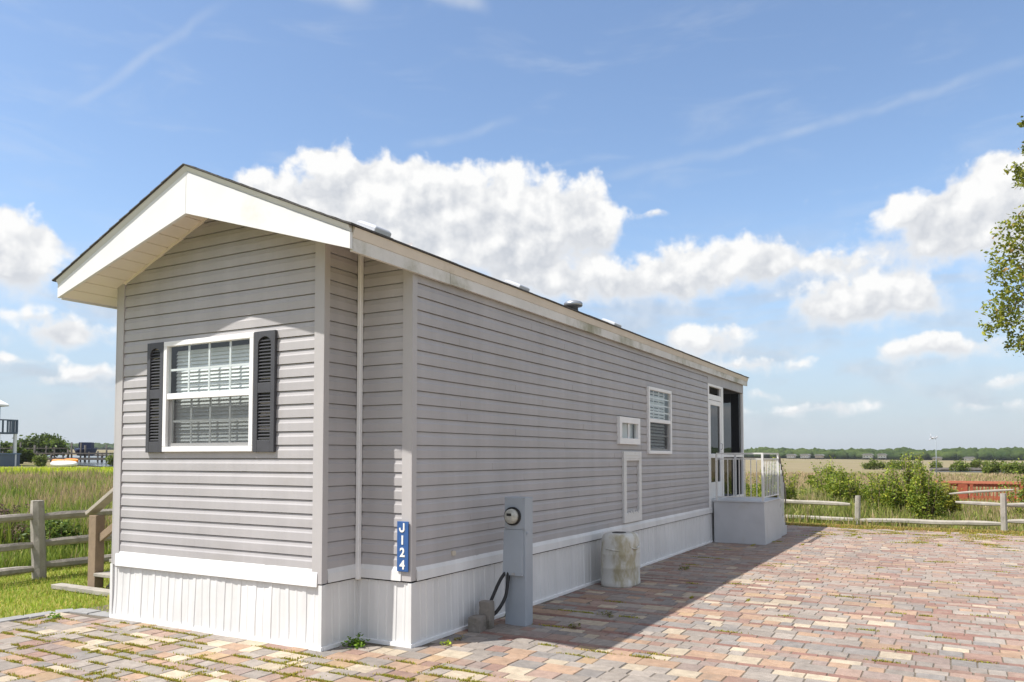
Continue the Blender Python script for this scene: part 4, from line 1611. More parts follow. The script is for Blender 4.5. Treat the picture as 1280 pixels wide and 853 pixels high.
def rough_post(mb, x, y, z0, z1, r_, tilt=(0, 0), seed=0.0):
    rings = []
    n = 8
    for k in range(n + 1):
        f = k / n
        ring_ = []
        for q in range(8):
            t_ = 2 * math.pi * (q + 0.5) / 8
            rr = r_ * (1 + 0.14 * mnoise.noise(Vector((f * 2.2, math.cos(t_) * 1.2 + seed, math.sin(t_) * 1.2)))) * (0.92 if k == n else 1.0)
            ring_.append((x + tilt[0] * f + rr * math.cos(t_) * 1.05, y + tilt[1] * f + rr * math.sin(t_), z0 + (z1 - z0) * f))
        rings.append(ring_)
    mb.loft(rings, smooth=False)


fl = thing('split_rail_fence', (-10.65, 6.1, 0), 'weathered grey three rail fence beside the lawn and marsh grass', 'fence')
posts = [(-10.15, 1.2), (-10.40, 3.6), (-10.66, 6.09), (-10.68, 8.55), (-10.70, 11.0), (-10.75, 13.5), (-10.8, 16.0), (-10.8, 18.5)]
for k, (x, y) in enumerate(posts):
    mb = MB()
    rough_post(mb, x, y, -0.05, 1.02, 0.085, (-0.05, -0.02), k * 3.1)
    mb.build('post', 'old_wood', fl)
for k, ((xa, ya), (xb, yb)) in enumerate(zip(posts[:-1], posts[1:])):
    for q, z in enumerate((0.14, 0.44, 0.80)):
        mb = MB()
        j = random.uniform(-0.02, 0.02)
        rough_rail(mb, (xa - 0.02 - 0.04 * z, ya - 0.04, z + j), (xb - 0.02 - 0.04 * z, yb + 0.04, z - j), 0.058, 0.05, k * 5 + q * 1.7)
        mb.build('rail', 'old_wood', fl)

fr_ = thing('split_rail_fence', (-0.6, 20.2, 0), 'pale two rail fence between the paved yard and the bushes', 'fence')
posts = [(-7.9, 22.1), (-5.0, 21.2), (-2.03, 20.45), (0.92, 19.92), (3.9, 19.9), (6.9, 19.9), (9.9, 19.9)]
for k, (x, y) in enumerate(posts):
    mb = MB()
    rough_post(mb, x, y, -0.05, 0.68 if k < 3 else 0.82, 0.062, (random.uniform(-.02, .02), 0), k * 2.3 + 40)
    mb.build('post', 'pale_rail', fr_)
zt = [(0.50, -0.0), (0.49, 0.02), (0.47, 0.04), (0.57, 0.17), (0.60, 0.20), (0.6, 0.2), (0.6, 0.2)]
for k, ((xa, ya), (xb, yb)) in enumerate(zip(posts[:-1], posts[1:])):
    for q in (0, 1):
        mb = MB()
        za, zb_ = zt[k][q], zt[k + 1][q]
        if k == 1 and q == 0:
            xb_, yb_ = xb - 0.16, yb + 0.05
        else:
            xb_, yb_ = xb, yb
        if k == 2 and q == 0:
            rough_rail(mb, (0.02, 20.08, 0.60), (0.92, 19.92, 0.57), 0.04, 0.05, 7.7)
        elif k == 2:
            rough_rail(mb, (xa, ya, 0.10), (xb, yb, 0.17), 0.058, 0.058, 3.3)
        else:
            rough_rail(mb, (xa, ya, za + (0.06 if q else 0)), (xb_, yb_, zb_ + (0.06 if q else 0)), 0.052, 0.055, k * 4.4 + q)
        mb.build('rail', 'pale_rail', fr_)
mb = MB()
rough_rail(mb, (-0.10, 20.3, 0.77), (1.12, 20.15, 0.90), 0.03, 0.028, 12.1)
o_ = mb.build('rail', 'pale_rail', fr_)
o_['label'] = 'loose thin top rail tilting upward'

# ================================================================== PLANTS
def lawn_and_marsh():
    # mown lawn left of the paving
    n = 90000
    r_ = RNG.uniform(4.0, 12.5, n)
    px = RNG.uniform(-11.3, -7.2, n)
    py = RNG.uniform(1.0, 19.0, n)
    keep = (px < -8.18 + 0.0 * py) | (py > 5.05)
    keep &= ~((px > -7.40) & (py > 4.9))
    keep &= ~((px < -8.1) & (py < 3.6) & (px > -8.2 - 0.25 * (3.6 - py)))
    keep &= (np.abs(py - 6) < 5) | (RNG.uniform(0, 1, n) < 0.35)
    px, py = px[keep], py[keep]
    nz = vnoise(px, py, 0.9, 2.0)
    h = RNG.uniform(0.02, 0.06, len(px)) * (1 + 0.5 * nz)
    cols = pick([(0.13, 0.20, 0.022), (0.19, 0.24, 0.03), (0.26, 0.25, 0.06), (0.34, 0.30, 0.11)], len(px), [3, 4, 2.2, 1.0])
    cols *= (1 + 0.35 * nz)[:, None]
    o = blades('lawn_grass', px, py, np.full(len(px), -0.03), h + 0.01, RNG.uniform(0.006, 0.013, len(px)), np.clip(cols, 0.01, 1), lean=0.9)
    tag(o, kind='stuff')

    def sector(n, r0, r1, a0, a1, power=1.0):
        r = np.exp(RNG.uniform(math.log(r0), math.log(r1), n))
        a = np.radians(RNG.uniform(a0, a1, n))
        return r * np.sin(-a), r * np.cos(a), r

    # marsh left of the fence: tall straw and green grass
    x, y, r = sector(150000, 11.0, 72, 38, 74)
    k = (x < -11.2)
    x, y, r = x[k], y[k], r[k]
    nz = vnoise(x, y, 0.22, 5.0)
    nz2 = vnoise(x, y, 0.9, 8.0)
    band = r + 4 * nz
    h = np.where(r < 14.5, 0.30, 0.62) * RNG.uniform(0.5, 1.2, len(x)) * (1 + 0.4 * nz2)
    bright = (band > 47)
    h = np.where(bright, h * 0.45, h)
    straw = pick([(0.27, 0.21, 0.11), (0.22, 0.17, 0.10), (0.20, 0.155, 0.10)], len(x))
    green = pick([(0.11, 0.155, 0.025), (0.17, 0.21, 0.035), (0.08, 0.12, 0.02)], len(x))
    lime = pick([(0.26, 0.32, 0.02), (0.33, 0.36, 0.035), (0.20, 0.27, 0.02)], len(x))
    s = RNG.uniform(0, 1, len(x)) < np.clip(0.38 + 1.1 * nz + 0.5 * nz2 - 0.5 * (r < 15), 0.05, 0.9)
    cols = np.where(s[:, None], straw, green)
    cols = np.where(bright[:, None], lime, cols)
    wd = 0.0011 * r + 0.004
    o = blades('marsh_grass', x, y, terrain_np(x) - 0.02, h, wd * RNG.uniform(0.6, 1.4, len(x)), cols, lean=0.45)
    tag(o, kind='stuff')

    # right of the porch, beyond the fence
    x, y, r = sector(150000, 19.0, 75, -16, 34)
    fence_y = np.interp(x, [-20, -7.9, -5.0, -2.03, 0.92, 3.9, 20], [24, 22.1, 21.2, 20.45, 19.92, 19.9, 19.9])
    k = (y > fence_y - 0.25)
    x, y, r = x[k], y[k], r[k]
    nz = vnoise(x, y, 0.22, 15.0)
    nz2 = vnoise(x, y, 0.8, 18.0)
    near = np.clip((r - 19.5) / 3, 0, 1)
    h = (0.10 + 0.42 * near) * RNG.uniform(0.5, 1.2, len(x)) * (1 + 0.4 * nz2)
    h = np.where(r > 34, h * 0.75, h)
    straw = pick([(0.23, 0.185, 0.105), (0.195, 0.155, 0.09), (0.26, 0.21, 0.125)], len(x))
    green = pick([(0.13, 0.155, 0.035), (0.18, 0.195, 0.05), (0.09, 0.125, 0.03)], len(x))
    h = np.where((x > -0.9) & (y < 33), h * 0.55, h)
    far = np.clip((r - 30) / 10, 0, 1)
    s = RNG.uniform(0, 1, len(x)) < np.clip(0.30 + 0.62 * far + 0.8 * nz, 0.05, 0.95)
    cols = np.where(s[:, None], straw, green)
    wd = 0.0010 * r + 0.003
    o = blades('marsh_grass', x, y, np.full(len(x), -0.04), h, wd * RNG.uniform(0.6, 1.4, len(x)), cols, lean=0.5)
    tag(o, kind='stuff')

    # grass and moss in the paving joints
    px, py, hh, ww = [], [], [], []
    spots = []
    for _ in range(560):
        if random.random() < 0.62:
            c = (random.uniform(-8.0, -2.4), random.uniform(2.4, 5.0))
        elif random.random() < 0.55:
            c = (random.uniform(-2.6, 3.2), 19.4 - abs(random.gauss(0, 1.3)))
        else:
            c = (random.uniform(-4.0, 3.5), random.uniform(5.5, 17))
        if (c[0] < -4.02 and c[1] > 4.9):
            continue
        ry = min(ROWS, key=lambda q: abs(q - c[1]))             # moss sits in the open joints
        spots.append((c[0], ry + 0.03 * math.sin(c[0] * 0.7 + ry * 0.3)))
    for (cx, cy) in spots:
        ln = random.uniform(0.04, 0.17) * (1.6 if cy > 16 else 1)
        alongx = random.random() < 0.85
        m_ = int(random.uniform(60, 190))
        for _ in range(m_):
            a = random.gauss(0, ln * 0.6)
            b_ = random.gauss(0, 0.0085 if cy < 16 else 0.02)
            px.append(cx + (a if alongx else b_))
            py.append(cy + (b_ if alongx else a))
            hh.append(random.uniform(0.010, 0.030) * (1.3 if cy > 16 else 1))
            ww.append(random.uniform(0.006, 0.011) * (1.6 if cy > 14 else 1))
    px, py = np.array(px), np.array(py)
    cols = pick([(0.15, 0.17, 0.02), (0.20, 0.19, 0.03), (0.25, 0.19, 0.05), (0.17, 0.19, 0.025)], len(px))
    o = blades('joint_moss', px, py, np.full(len(px), -0.006), np.array(hh), np.array(ww), cols, lean=0.9)
    tag(o, kind='stuff')
    # ragged grass spilling over the far edge of the paving
    n = 26000
    px = RNG.uniform(-4.2, 6, n)
    py = 19.50 + RNG.normal(0, 0.10, n) + 0.14 * vnoise(px, px * 0, 1.3, 3)
    cols = pick([(0.16, 0.17, 0.035), (0.24, 0.19, 0.06), (0.30, 0.20, 0.08), (0.13, 0.16, 0.03)], n)
    o = blades('edge_grass', px, py, np.full(n, -0.01), RNG.uniform(0.02, 0.09, n), RNG.uniform(0.008, 0.018, n), cols, lean=0.8)
    tag(o, kind='stuff')


lawn_and_marsh()


def leaf_cloud(P, size, cols, updir=0.4):
    """diamond leaves at points P"""
    n = len(P)
    nrm = RNG.normal(0, 1, (n, 3))
    nrm[:, 2] += updir * np.sign(nrm[:, 2])
    nrm /= np.linalg.norm(nrm, axis=1, keepdims=True)
    a = np.cross(nrm, RNG.normal(0, 1, (n, 3)))
    a /= np.linalg.norm(a, axis=1, keepdims=True)
    b_ = np.cross(nrm, a)
    s = size[:, None] * RNG.uniform(0.7, 1.3, (n, 1))
    V = np.stack([P - a * s * .5, P + b_ * s * .28 + nrm * s * .06, P + a * s * .5, P - b_ * s * .28 + nrm * s * .06], 1)
    T = np.array([[0, 1, 2], [0, 2, 3]])[None] + (np.arange(n) * 4)[:, None, None]
    C = np.repeat(cols[:, None, :], 4, 1)
    return V.reshape(-1, 3), T.reshape(-1, 3), C.reshape(-1, 3)


def bush(name, x, y, rad, hgt, label, cat, group, nleaf=5000, leaf=0.06, pal=None, lobes=9, spiky=0.0):
    z0 = terrain(x, y)
    t_ = thing(name, (x, y, z0), label, cat, group)
    pal = pal or [(0.085, 0.13, 0.018), (0.13, 0.175, 0.025), (0.19, 0.215, 0.035), (0.06, 0.10, 0.016)]
    L = []
    for k in range(lobes):
        a = random.uniform(0, 2 * math.pi)
        d = rad * math.sqrt(random.random()) * 0.75
        top = hgt * (1 - 0.45 * (d / rad) ** 1.5) * random.uniform(0.75, 1.02)
        L.append((x + d * math.cos(a), y + d * math.sin(a), z0, top, rad * random.uniform(0.24, 0.42), random.uniform(0.8, 1.25)))
    P, K = [], []
    per = nleaf // lobes
    for (lx, ly, lz, top, lr, br) in L:
        f = RNG.uniform(0.06, 1, per) ** 0.8
        zz = f * top
        prof = np.sqrt(np.clip(1 - (f * 1.02) ** 2, 0.02, 1)) * 0.9 + 0.12
        rr = lr * prof * np.sqrt(RNG.uniform(0.05, 1, per))
        aa = RNG.uniform(0, 2 * np.pi, per)
        q = np.stack([lx + rr * np.cos(aa), ly + rr * np.sin(aa), lz + zz], 1)
        # clumps and gaps
        cl = np.array([mnoise.noise(Vector(v) * (1.6 / lr * 0.45)) for v in q])
        keep = cl > -0.12
        P.append(q[keep])
        K.append(np.clip(br * (1 + 0.5 * cl[keep]), 0.4, 1.7))
    # leafy shoots sticking out of the crown
    ns = int(14 + 30 * spiky)
    stems = MB()
    for k in range(ns):
        a = random.uniform(0, 2 * math.pi)
        d = rad * random.uniform(0.0, 0.75)
        bx_, by_ = x + d * math.cos(a), y + d * math.sin(a)
        ht = hgt * (1 - 0.4 * (d / rad) ** 1.5) * random.uniform(0.9, 1.12 + 0.18 * spiky)
        tx, ty = bx_ + rad * 0.25 * math.cos(a) * random.random(), by_ + rad * 0.25 * math.sin(a) * random.random()
        stems.tube([(x + (bx_ - x) * 0.4, y + (by_ - y) * 0.4, z0 - 0.03), (bx_, by_, z0 + ht * 0.55), (tx, ty, z0 + ht)], [0.016, 0.010, 0.004], 5)
        m_ = 60
        f = RNG.uniform(0.45, 1.0, m_)
        q = np.stack([bx_ + (tx - bx_) * (f - .55) / .45, by_ + (ty - by_) * (f - .55) / .45, z0 + ht * f], 1) + RNG.normal(0, leaf * 0.8, (m_, 3))
        P.append(q)
        K.append(np.full(m_, random.uniform(0.9, 1.4)))
    P = np.concatenate(P)
    K = np.concatenate(K)
    cols = pick(pal, len(P), jit=0.12) * K[:, None]
    V, T, C = leaf_cloud(P, np.full(len(P), leaf), np.clip(cols, 0.01, 1))
    tri_mesh('foliage', V, T, C, 'leaf', t_)
    stems.build('stem', 'twig', t_)
    return t_


GB = 'bushes beyond the pale two rail fence'
bush('leafy_shrub', -4.35, 22.9, 0.7, 1.3, 'tall thin green shrub with bare shoots just right of the entry steps', 'shrub', GB, 4200, 0.065, spiky=0.8)
bush('leafy_shrub', -5.6, 23.4, 0.9, 1.2, 'green shrub showing through the railing of the entry steps', 'shrub', GB, 3600, 0.065)
bush('leafy_shrub', -3.62, 27.9, 1.35, 1.48, 'rounded dark green bush set back behind the left bay of the pale fence', 'shrub', GB, 7500, 0.075)
bush('leafy_shrub', -1.95, 25.0, 1.15, 1.16, 'low spreading green bush right of the short middle fence post', 'shrub', GB, 6000, 0.07)
bush('leafy_shrub', -1.05, 23.4, 0.8, 1.40, 'tallest green bush with upright shoots near the slim pole', 'shrub', GB, 6000, 0.068, spiky=0.9)
bush('leafy_shrub', -0.66, 22.5, 0.62, 1.22, 'bright green bush left of the red railing', 'shrub', GB, 5600, 0.066, spiky=0.4)
bush('leafy_shrub', 1.8, 24.2, 0.75, 1.25, 'green bush right of the red railing at the picture edge', 'shrub', GB, 5200, 0.068, spiky=0.3)
bush('leafy_shrub', 2.9, 25.2, 0.9, 1.3, 'wide green bush outside the fence under the tree', 'shrub', GB, 4200, 0.07)
bush('leafy_shrub', -2.75, 24.4, 0.6, 1.1, 'loose green bush between the rounded dark bush and the low spreading one', 'shrub', GB, 5600, 0.07, spiky=0.5)
bush('leafy_shrub', -1.55, 22.7, 0.6, 1.02, 'lowest green bush in front of the tallest one', 'shrub', GB, 4600, 0.066, spiky=0.3)
bush('leafy_shrub', -0.18, 24.2, 0.36, 0.85, 'small yellow green bush at the left end of the red railing', 'shrub', GB, 3000, 0.066, [(0.16, 0.17, 0.03), (0.20, 0.20, 0.035), (0.12, 0.15, 0.025)], spiky=0.3)
FP = [(0.07, 0.10, 0.018), (0.10, 0.13, 0.025), (0.05, 0.08, 0.015)]
for (x, y, rd, hg, lb) in ((3.6, 88, 1.5, 1.05, 'largest round dark green shrub by the far creek bank'), (0.6, 104, 1.2, 1.0, 'small dark green shrub in the middle of the far creek bank'),
                           (-1.9, 112, 0.8, 0.9, 'smallest dark shrub left of the far creek'), (2.9, 122, 1.3, 1.2, 'dark green shrub behind the far creek'), (4.9, 82, 1.2, 1.0, 'olive shrub at the right edge of the far marsh'),
                           (-9.1, 112, 1.6, 1.1, 'round olive shrub alone in the brown marsh'), (-5.6, 113, 2.6, 1.0, 'long low olive shrub in the brown marsh'), (-7.3, 116, 1.1, 0.8, 'low olive shrub between two larger ones in the brown marsh')):
    bush('marsh_shrub', x, y, rd, hg, lb, 'shrub', 'shrubs scattered over the far marsh', 1500, 0.22, FP, 7)
for (x, y, rd, hg, lb) in ((-69.6, 46.5, 0.9, 1.0, 'grey green shrub at the water edge beyond the left marsh'), (-66.0, 45.6, 0.8, 1.1, 'olive shrub at the water edge next to the home corner'),
                           (-63.4, 44.8, 1.1, 1.2, 'brownish shrub nearest the home corner beside the water'), (-72.0, 41.0, 0.7, 0.9, 'small pale shrub in front of the blue grey shed')):
    bush('marsh_shrub', x, y, rd, hg, lb, 'shrub', 'shrubs by the far left water', 1300, 0.16, FP, 6)
bush('dry_shrub', -13.6, 7.0, 0.95, 0.85, 'grey brown dry shrub behind the weathered three rail fence', 'shrub', None, 3600, 0.05, [(0.085, 0.066, 0.055), (0.11, 0.085, 0.07), (0.065, 0.05, 0.04)], 7)
# agave-like clump in the left marsh edge
bush('leafy_shrub', -12.6, 7.4, 0.42, 0.62, 'dark green leafy clump behind the weathered three rail fence', 'shrub', None, 1800, 0.07, [(0.045, 0.085, 0.02), (0.07, 0.11, 0.03), (0.10, 0.14, 0.03)], 5)


def weed(x, y, s, label, pal, n=40, leafn=0.5):
    t_ = thing('weed', (x, y, 0), label, 'weed', 'weeds growing in the paving')
    P = RNG.normal(0, 1, (n, 3)) * np.array([0.5, 0.5, 0.28]) * s
    P[:, 2] = np.abs(P[:, 2]) + 0.12 * s
    P += np.array([x, y, 0])
    V, T, C = leaf_cloud(P, np.full(n, s * leafn), pick(pal, n), 0.9)
    tri_mesh('foliage', V, T, C, 'leaf', t_)
    mb = MB()
    for k in range(5):
        a = random.uniform(0, 6.28)
        mb.tube([(x, y, -0.01), (x + 0.3 * s * math.cos(a), y + 0.3 * s * math.sin(a), 0.35 * s)], 0.0022, 4)
    mb.build('stem', 'twig', t_)


GP = [(0.07, 0.15, 0.015), (0.11, 0.20, 0.02), (0.05, 0.10, 0.012)]
LP = [(0.25, 0.36, 0.03), (0.30, 0.40, 0.05)]
DP = [(0.10, 0.11, 0.04), (0.15, 0.14, 0.06), (0.07, 0.09, 0.02)]
weed(-4.44, 5.20, 0.105, 'leafy green weed in the skirting corner below the downspout', GP, 110, 0.42)
weed(-3.80, 5.62, 0.055, 'tiny lime green sprout on the paving beside the corner post', LP, 16, 0.6)
weed(-3.80, 5.83, 0.05, 'small thin sprout on the paving nearest the concrete blocks', DP, 18, 0.5)
weed(-3.13, 6.75, 0.07, 'dry tufted weed on the shaded paving right of the meter pedestal', DP, 34, 0.45)
weed(-3.06, 7.43, 0.065, 'dark weed on the shaded paving between pedestal and tank cover', DP, 30, 0.5)
weed(-3.36, 11.0, 0.09, 'dark weed on the shaded paving between tank cover and entry steps', DP, 34, 0.5)
weed(-7.80, 4.62, 0.07, 'spreading green weed at the left end of the front skirting', GP, 50, 0.5)


def edge_tree():
    cx, cy = 4.7, 21.6
    t_ = thing('shade_tree', (cx, cy, 0), 'broadleaf tree whose drooping leafy branches enter at the right edge', 'tree')
    trunk = MB()
    trunk.tube([(cx, cy, -0.1), (cx + .05, cy, 0.5), (cx - 0.08, cy + .05, 2.2), (cx + 0.06, cy, 4.2), (cx - 0.05, cy + .1, 6.5), (cx, cy, 8.6)], [0.30, 0.23, 0.19, 0.16, 0.11, 0.05], 10)
    trunk.build('trunk', 'bark', t_)
    # leaf clumps: the drooping ends on the left and a full crown round the trunk
    cl = [(0.74, 4.62, .16), (0.90, 4.85, .2), (1.12, 5.1, .3), (1.02, 5.62, .28), (1.12, 6.1, .28), (1.18, 6.55, .28), (1.16, 4.62, .26), (1.22, 4.22, .16), (1.45, 4.15, .16), (1.42, 4.7, .35), (1.45, 5.3, .4), (1.5, 5.9, .42), (1.52, 6.5, .35),
          (1.34, 8.1, .16), (1.46, 7.78, .18), (1.58, 7.95, .2), (1.56, 9.15, .11), (1.66, 8.75, .14), (1.25, 5.35, .22), (1.3, 6.95, .2), (1.62, 4.4, .3), (1.62, 7.0, .32)]
    C3 = [(x, 21.0 + random.uniform(-.35, .35), z, r_) for x, z, r_ in cl]
    for _ in range(85):
        while True:
            p = Vector((random.uniform(-1, 1), random.uniform(-1, 1), random.uniform(-1, 1)))
            if 0.35 < p.length < 1:
                break
        q = (cx + p.x * 3.4, cy + p.y * 3.4, 7.2 + p.z * 3.6)
        r_ = random.uniform(0.35, 0.6)
        if q[0] - 1.7 * r_ < 0.0665 * q[1] + 0.1 or q[2] < 3.7:
            continue
        C3.append((*q, r_))
    limbs = MB()
    P, K = [], []
    for (x, y, z, r_) in C3:
        s = Vector((cx, cy, min(8.0, max(2.6, z - 0.2 + 0.25 * abs(x - cx)))))
        e = Vector((x, y, z))
        m_ = s.lerp(e, 0.55) + Vector((0, 0, 0.35 + 0.2 * random.random()))
        limbs.tube([s, s.lerp(m_, 0.6), m_, m_.lerp(e, 0.6) + Vector((0, 0, 0.08)), e], [0.05, 0.035, 0.022, 0.012, 0.004], 5)
        n = int(145 * (r_ / 0.3) ** 2) + 22
        g = RNG.normal(0, 1, (n, 3)) * np.array([0.55, 0.6, 0.62]) * r_
        # sub-sprays leave gaps
        kk = RNG.integers(0, 6, n)
        offs = RNG.normal(0, 0.55 * r_, (6, 3))
        P.append(g * 0.62 + offs[kk] + np.array([x, y, z]))
        K.append(np.full(n, random.uniform(0.75, 1.3)))
    P, K = np.concatenate(P), np.concatenate(K)
    cols = pick([(0.10, 0.13, 0.02), (0.15, 0.18, 0.028), (0.20, 0.22, 0.035), (0.24, 0.17, 0.06), (0.075, 0.10, 0.02)], len(P), [3, 4, 1.5, 0.4, 2]) * K[:, None]
    V, T, C = leaf_cloud(P, np.full(len(P), 0.105), np.clip(cols, 0.01, 1), 0.2)
    tri_mesh('crown', V, T, C, 'leaf', t_)
    limbs.build('limb', 'bark', t_)


edge_tree()

# ================================================================== FAR THINGS
def tree_line():
    """far-off wood along the edge of the marsh, one mass"""
    V, T, C = [], [], []
    off = 0
    ico = None
    import bmesh
    bm = bmesh.new()
    bmesh.ops.create_icosphere(bm, subdivisions=2, radius=1.0)
    iv = np.array([v.co[:] for v in bm.verts])
    it = np.array([[v.index for v in f.verts] for f in bm.faces])
    bm.free()
    rows = []
    for az in np.arange(-20, 82, 0.115):
        for row in range(3):
            rows.append((az + random.uniform(-.08, .08), row))
    for az, row in rows:
        dist = np.interp(az, [-20, 10, 35, 50, 60, 82], [430, 470, 640, 800, 860, 860]) + row * 22 + random.uniform(-9, 9)
        a = math.radians(az)
        x, y = -dist * math.sin(a), dist * math.cos(a)
        hgt = random.uniform(4.0, 6.1) * (0.78 + 0.16 * row) * np.interp(az, [-20, 0, 10, 40, 60], [1.05, 1.0, 0.92, 1.15, 1.0])
        hgt *= 1 + 0.22 * mnoise.noise(Vector((az * 0.5, row * 3.0, 1.0)))
        rx = random.uniform(2.0, 4.6)
        z0 = terrain(x, y)
        q = iv.copy()
        nn = np.array([mnoise.noise(Vector(v) * 2.3 + Vector((az * 7, row * 13, 0))) for v in q])
        q = q * (1 + 0.38 * nn)[:, None]
        q = q * np.array([rx, rx, hgt * 0.55]) + np.array([x, y, z0 + hgt * 0.5])
        V.append(q)
        T.append(it + off)
        off += len(q)
    o = tri_mesh('tree_line', np.concatenate(V), np.concatenate(T), None, 'far_foliage')
    tag(o, kind='stuff')


tree_line()


def patch(name, material, pts, dz=0.004):
    mb = MB()
    mb.face([(x, y, terrain(x, y) + dz) for x, y in pts])
    return tag(mb.build(name, material), kind='structure')


# creek behind the far shrubs on the right, with its dark bank
patch('creek', 'creek_water', [(-2.0, 98), (8.0, 96), (14, 97), (14, 104), (6, 104.5), (-1.8, 103)], 0.02)
mb = MB()
rough_rail(mb, (-2.5, 105.4, 0.05), (14, 105.6, 0.05), 0.34, 0.38, 31.0, 1.5)
tag(mb.build('creek_bank', 'weathered_pile'), kind='structure')
# open water behind the left marsh
pts = [(-74.0, 45.5), (-66.0, 43.5), (-50.0, 36.0), (-60.0, 47.0), (-138.0, 96.0), (-164.0, 103.0), (-176.0, 98.0), (-84.0, 52.0)]
patch('river', 'creek_water', pts, 0.06)
mb = MB()
rough_rail(mb, (-125, 96.5, terrain(-125, 0) + .1), (-168, 105, terrain(-168, 0) + .1), 0.55, 0.6, 5.0, 2.0)
tag(mb.build('river_bank', 'weathered_pile'), kind='structure')

# red boardwalk railing behind the right fence
rd = thing('boardwalk', (0.6, 31.0, 0), 'red painted wooden boardwalk with slatted railing beyond the right fence', 'boardwalk')
mb = MB()
mb.box(-0.6, 4.2, 30.92, 31.06, 0.70, 0.745)
mb.box(-0.6, 4.2, 32.42, 32.56, 0.70, 0.745)
mb.build('top_rail', 'deck_cap', rd)
for y in (30.99, 32.49):
    mb = MB()
    x = -0.55
    while x < 4.15 and y < 32:
        mb.box(x, x + 0.038, y - 0.02, y + 0.02, 0.13, 0.70)
        x += 0.105
    mb.box(-0.6, 4.2, y - 0.021, y + 0.021, 0.60, 0.66)
    mb.box(-0.6, 4.2, y - 0.021, y + 0.021, 0.16, 0.22)
    o = mb.build('railing_panel', 'deck_red', rd)
for x in (-0.22, 0.12, 0.47, 1.9, 3.4):
    mb = MB()
    w_ = 0.28 if x == 0.12 else 0.10
    mb.box(x, x + w_, 30.93, 31.05, -0.2, 0.70)
    mb.build('post', 'deck_red', rd)
mb = MB()
mb.box(-0.6, 4.2, 30.90, 32.60, 0.06, 0.125)
mb.build('deck', 'deck_red', rd)

# slim pole with a small wind turbine
wt = thing('wind_turbine', (-1.13, 60, 0), 'slim grey pole topped by a small white wind turbine above the bushes', 'wind turbine')
mb = MB()
mb.tube([(-1.0, 60, -0.1), (-1.0, 60, 2.85)], [0.032, 0.025], 8)
mb.build('pole', 'galvanised', wt)
mb = MB()
mb.tube([(-1.0, 60, 2.90), (-1.08, 59.97, 2.91), (-1.22, 59.93, 2.90), (-1.30, 59.9, 2.89)], [0.025, 0.05, 0.06, 0.025], 10)
mb.tube([(-1.0, 60, 2.83), (-1.0, 60, 2.92)], [0.03, 0.04], 8)
mb.tube([(-0.98, 60, 2.95), (-0.88, 60.02, 2.98)], [0.025, 0.05], 8)
mb.build('nacelle', 'vent_white', wt)
for k in range(3):
    mb = MB()
    a = math.radians(100 + 120 * k)
    c = Vector((-1.28, 59.88, 2.89))
    tip = c + Vector((0.15 * math.cos(a), 0.2 * math.cos(a), 0.28 * math.sin(a)))
    mb.tube([c, c.lerp(tip, 0.35), tip], [0.02, 0.03, 0.01], 6)
    mb.build('blade', 'vent_white', wt)

# distant houses under the right tree line
def far_house(az, dist, wd, hgt, label, wallm, stilts=True):
    a = math.radians(az)
    x, y = -dist * math.sin(a), dist * math.cos(a)
    t_ = thing('distant_house', (x, y, 0), label, 'house', 'houses under the far tree line')
    zf = 1.3 if stilts else 0.2
    mb = MB()
    mb.box(x - wd / 2, x + wd / 2, y - 3, y + 3, zf, zf + hgt)
    w_ = mb.build('wall', wallm, t_)
    mb = MB()
    for k in range(3):
        cx = x - wd / 2 + wd * (k + 0.5) / 3
        mb.box(cx - wd * 0.07, cx + wd * 0.07, y - 3.05, y - 2.98, zf + 0.5, zf + hgt - 0.45)
    mb.build('window', 'dark_room', t_)
    mb = MB()
    mb.prism([(x - wd / 2 - .6, y - 3.6, zf + hgt), (x + wd / 2 + .6, y - 3.6, zf + hgt), (x + wd / 2 - wd * .12, y - 3.6, zf + hgt + 0.7), (x - wd / 2 + wd * .12, y - 3.6, zf + hgt + 0.7)], (0, 7.2, 0))
    mb.build('roof', 'house_roof', t_)
    if stilts:
        mb = MB()
        for k in range(4):
            for yy in (y - 2.8, y + 2.8):
                cx = x - wd / 2 + wd * k / 3
                mb.box(cx - .15, cx + .15, yy - .15, yy + .15, -0.1, zf)
        mb.build('stilt', 'weathered_pile', t_)


for (az, wd, hg, lb, wm, st) in ((9.75, 4.6, 1.5, 'tiny pale house farthest left under the right tree line', 'house_white', True), (8.85, 5.0, 1.6, 'tiny white house second from left under the right tree line', 'house_white', True),
                                 (7.95, 4.4, 1.4, 'tiny tan house just left of the middle white pair', 'house_tan', True), (4.95, 5.6, 1.7, 'tiny white stilt house left in the middle pair', 'house_white', True),
                                 (4.1, 4.6, 1.7, 'tiny white stilt house right in the middle pair', 'house_white', True), (0.9, 5.0, 1.2, 'tiny low tan house left above the tall bush', 'house_tan', False),
                                 (-0.9, 6.0, 1.2, 'tiny low white house above the tall bush', 'house_white', False)):
    far_house(az, 405, wd * 0.72, hg * 0.72, lb, wm, st)

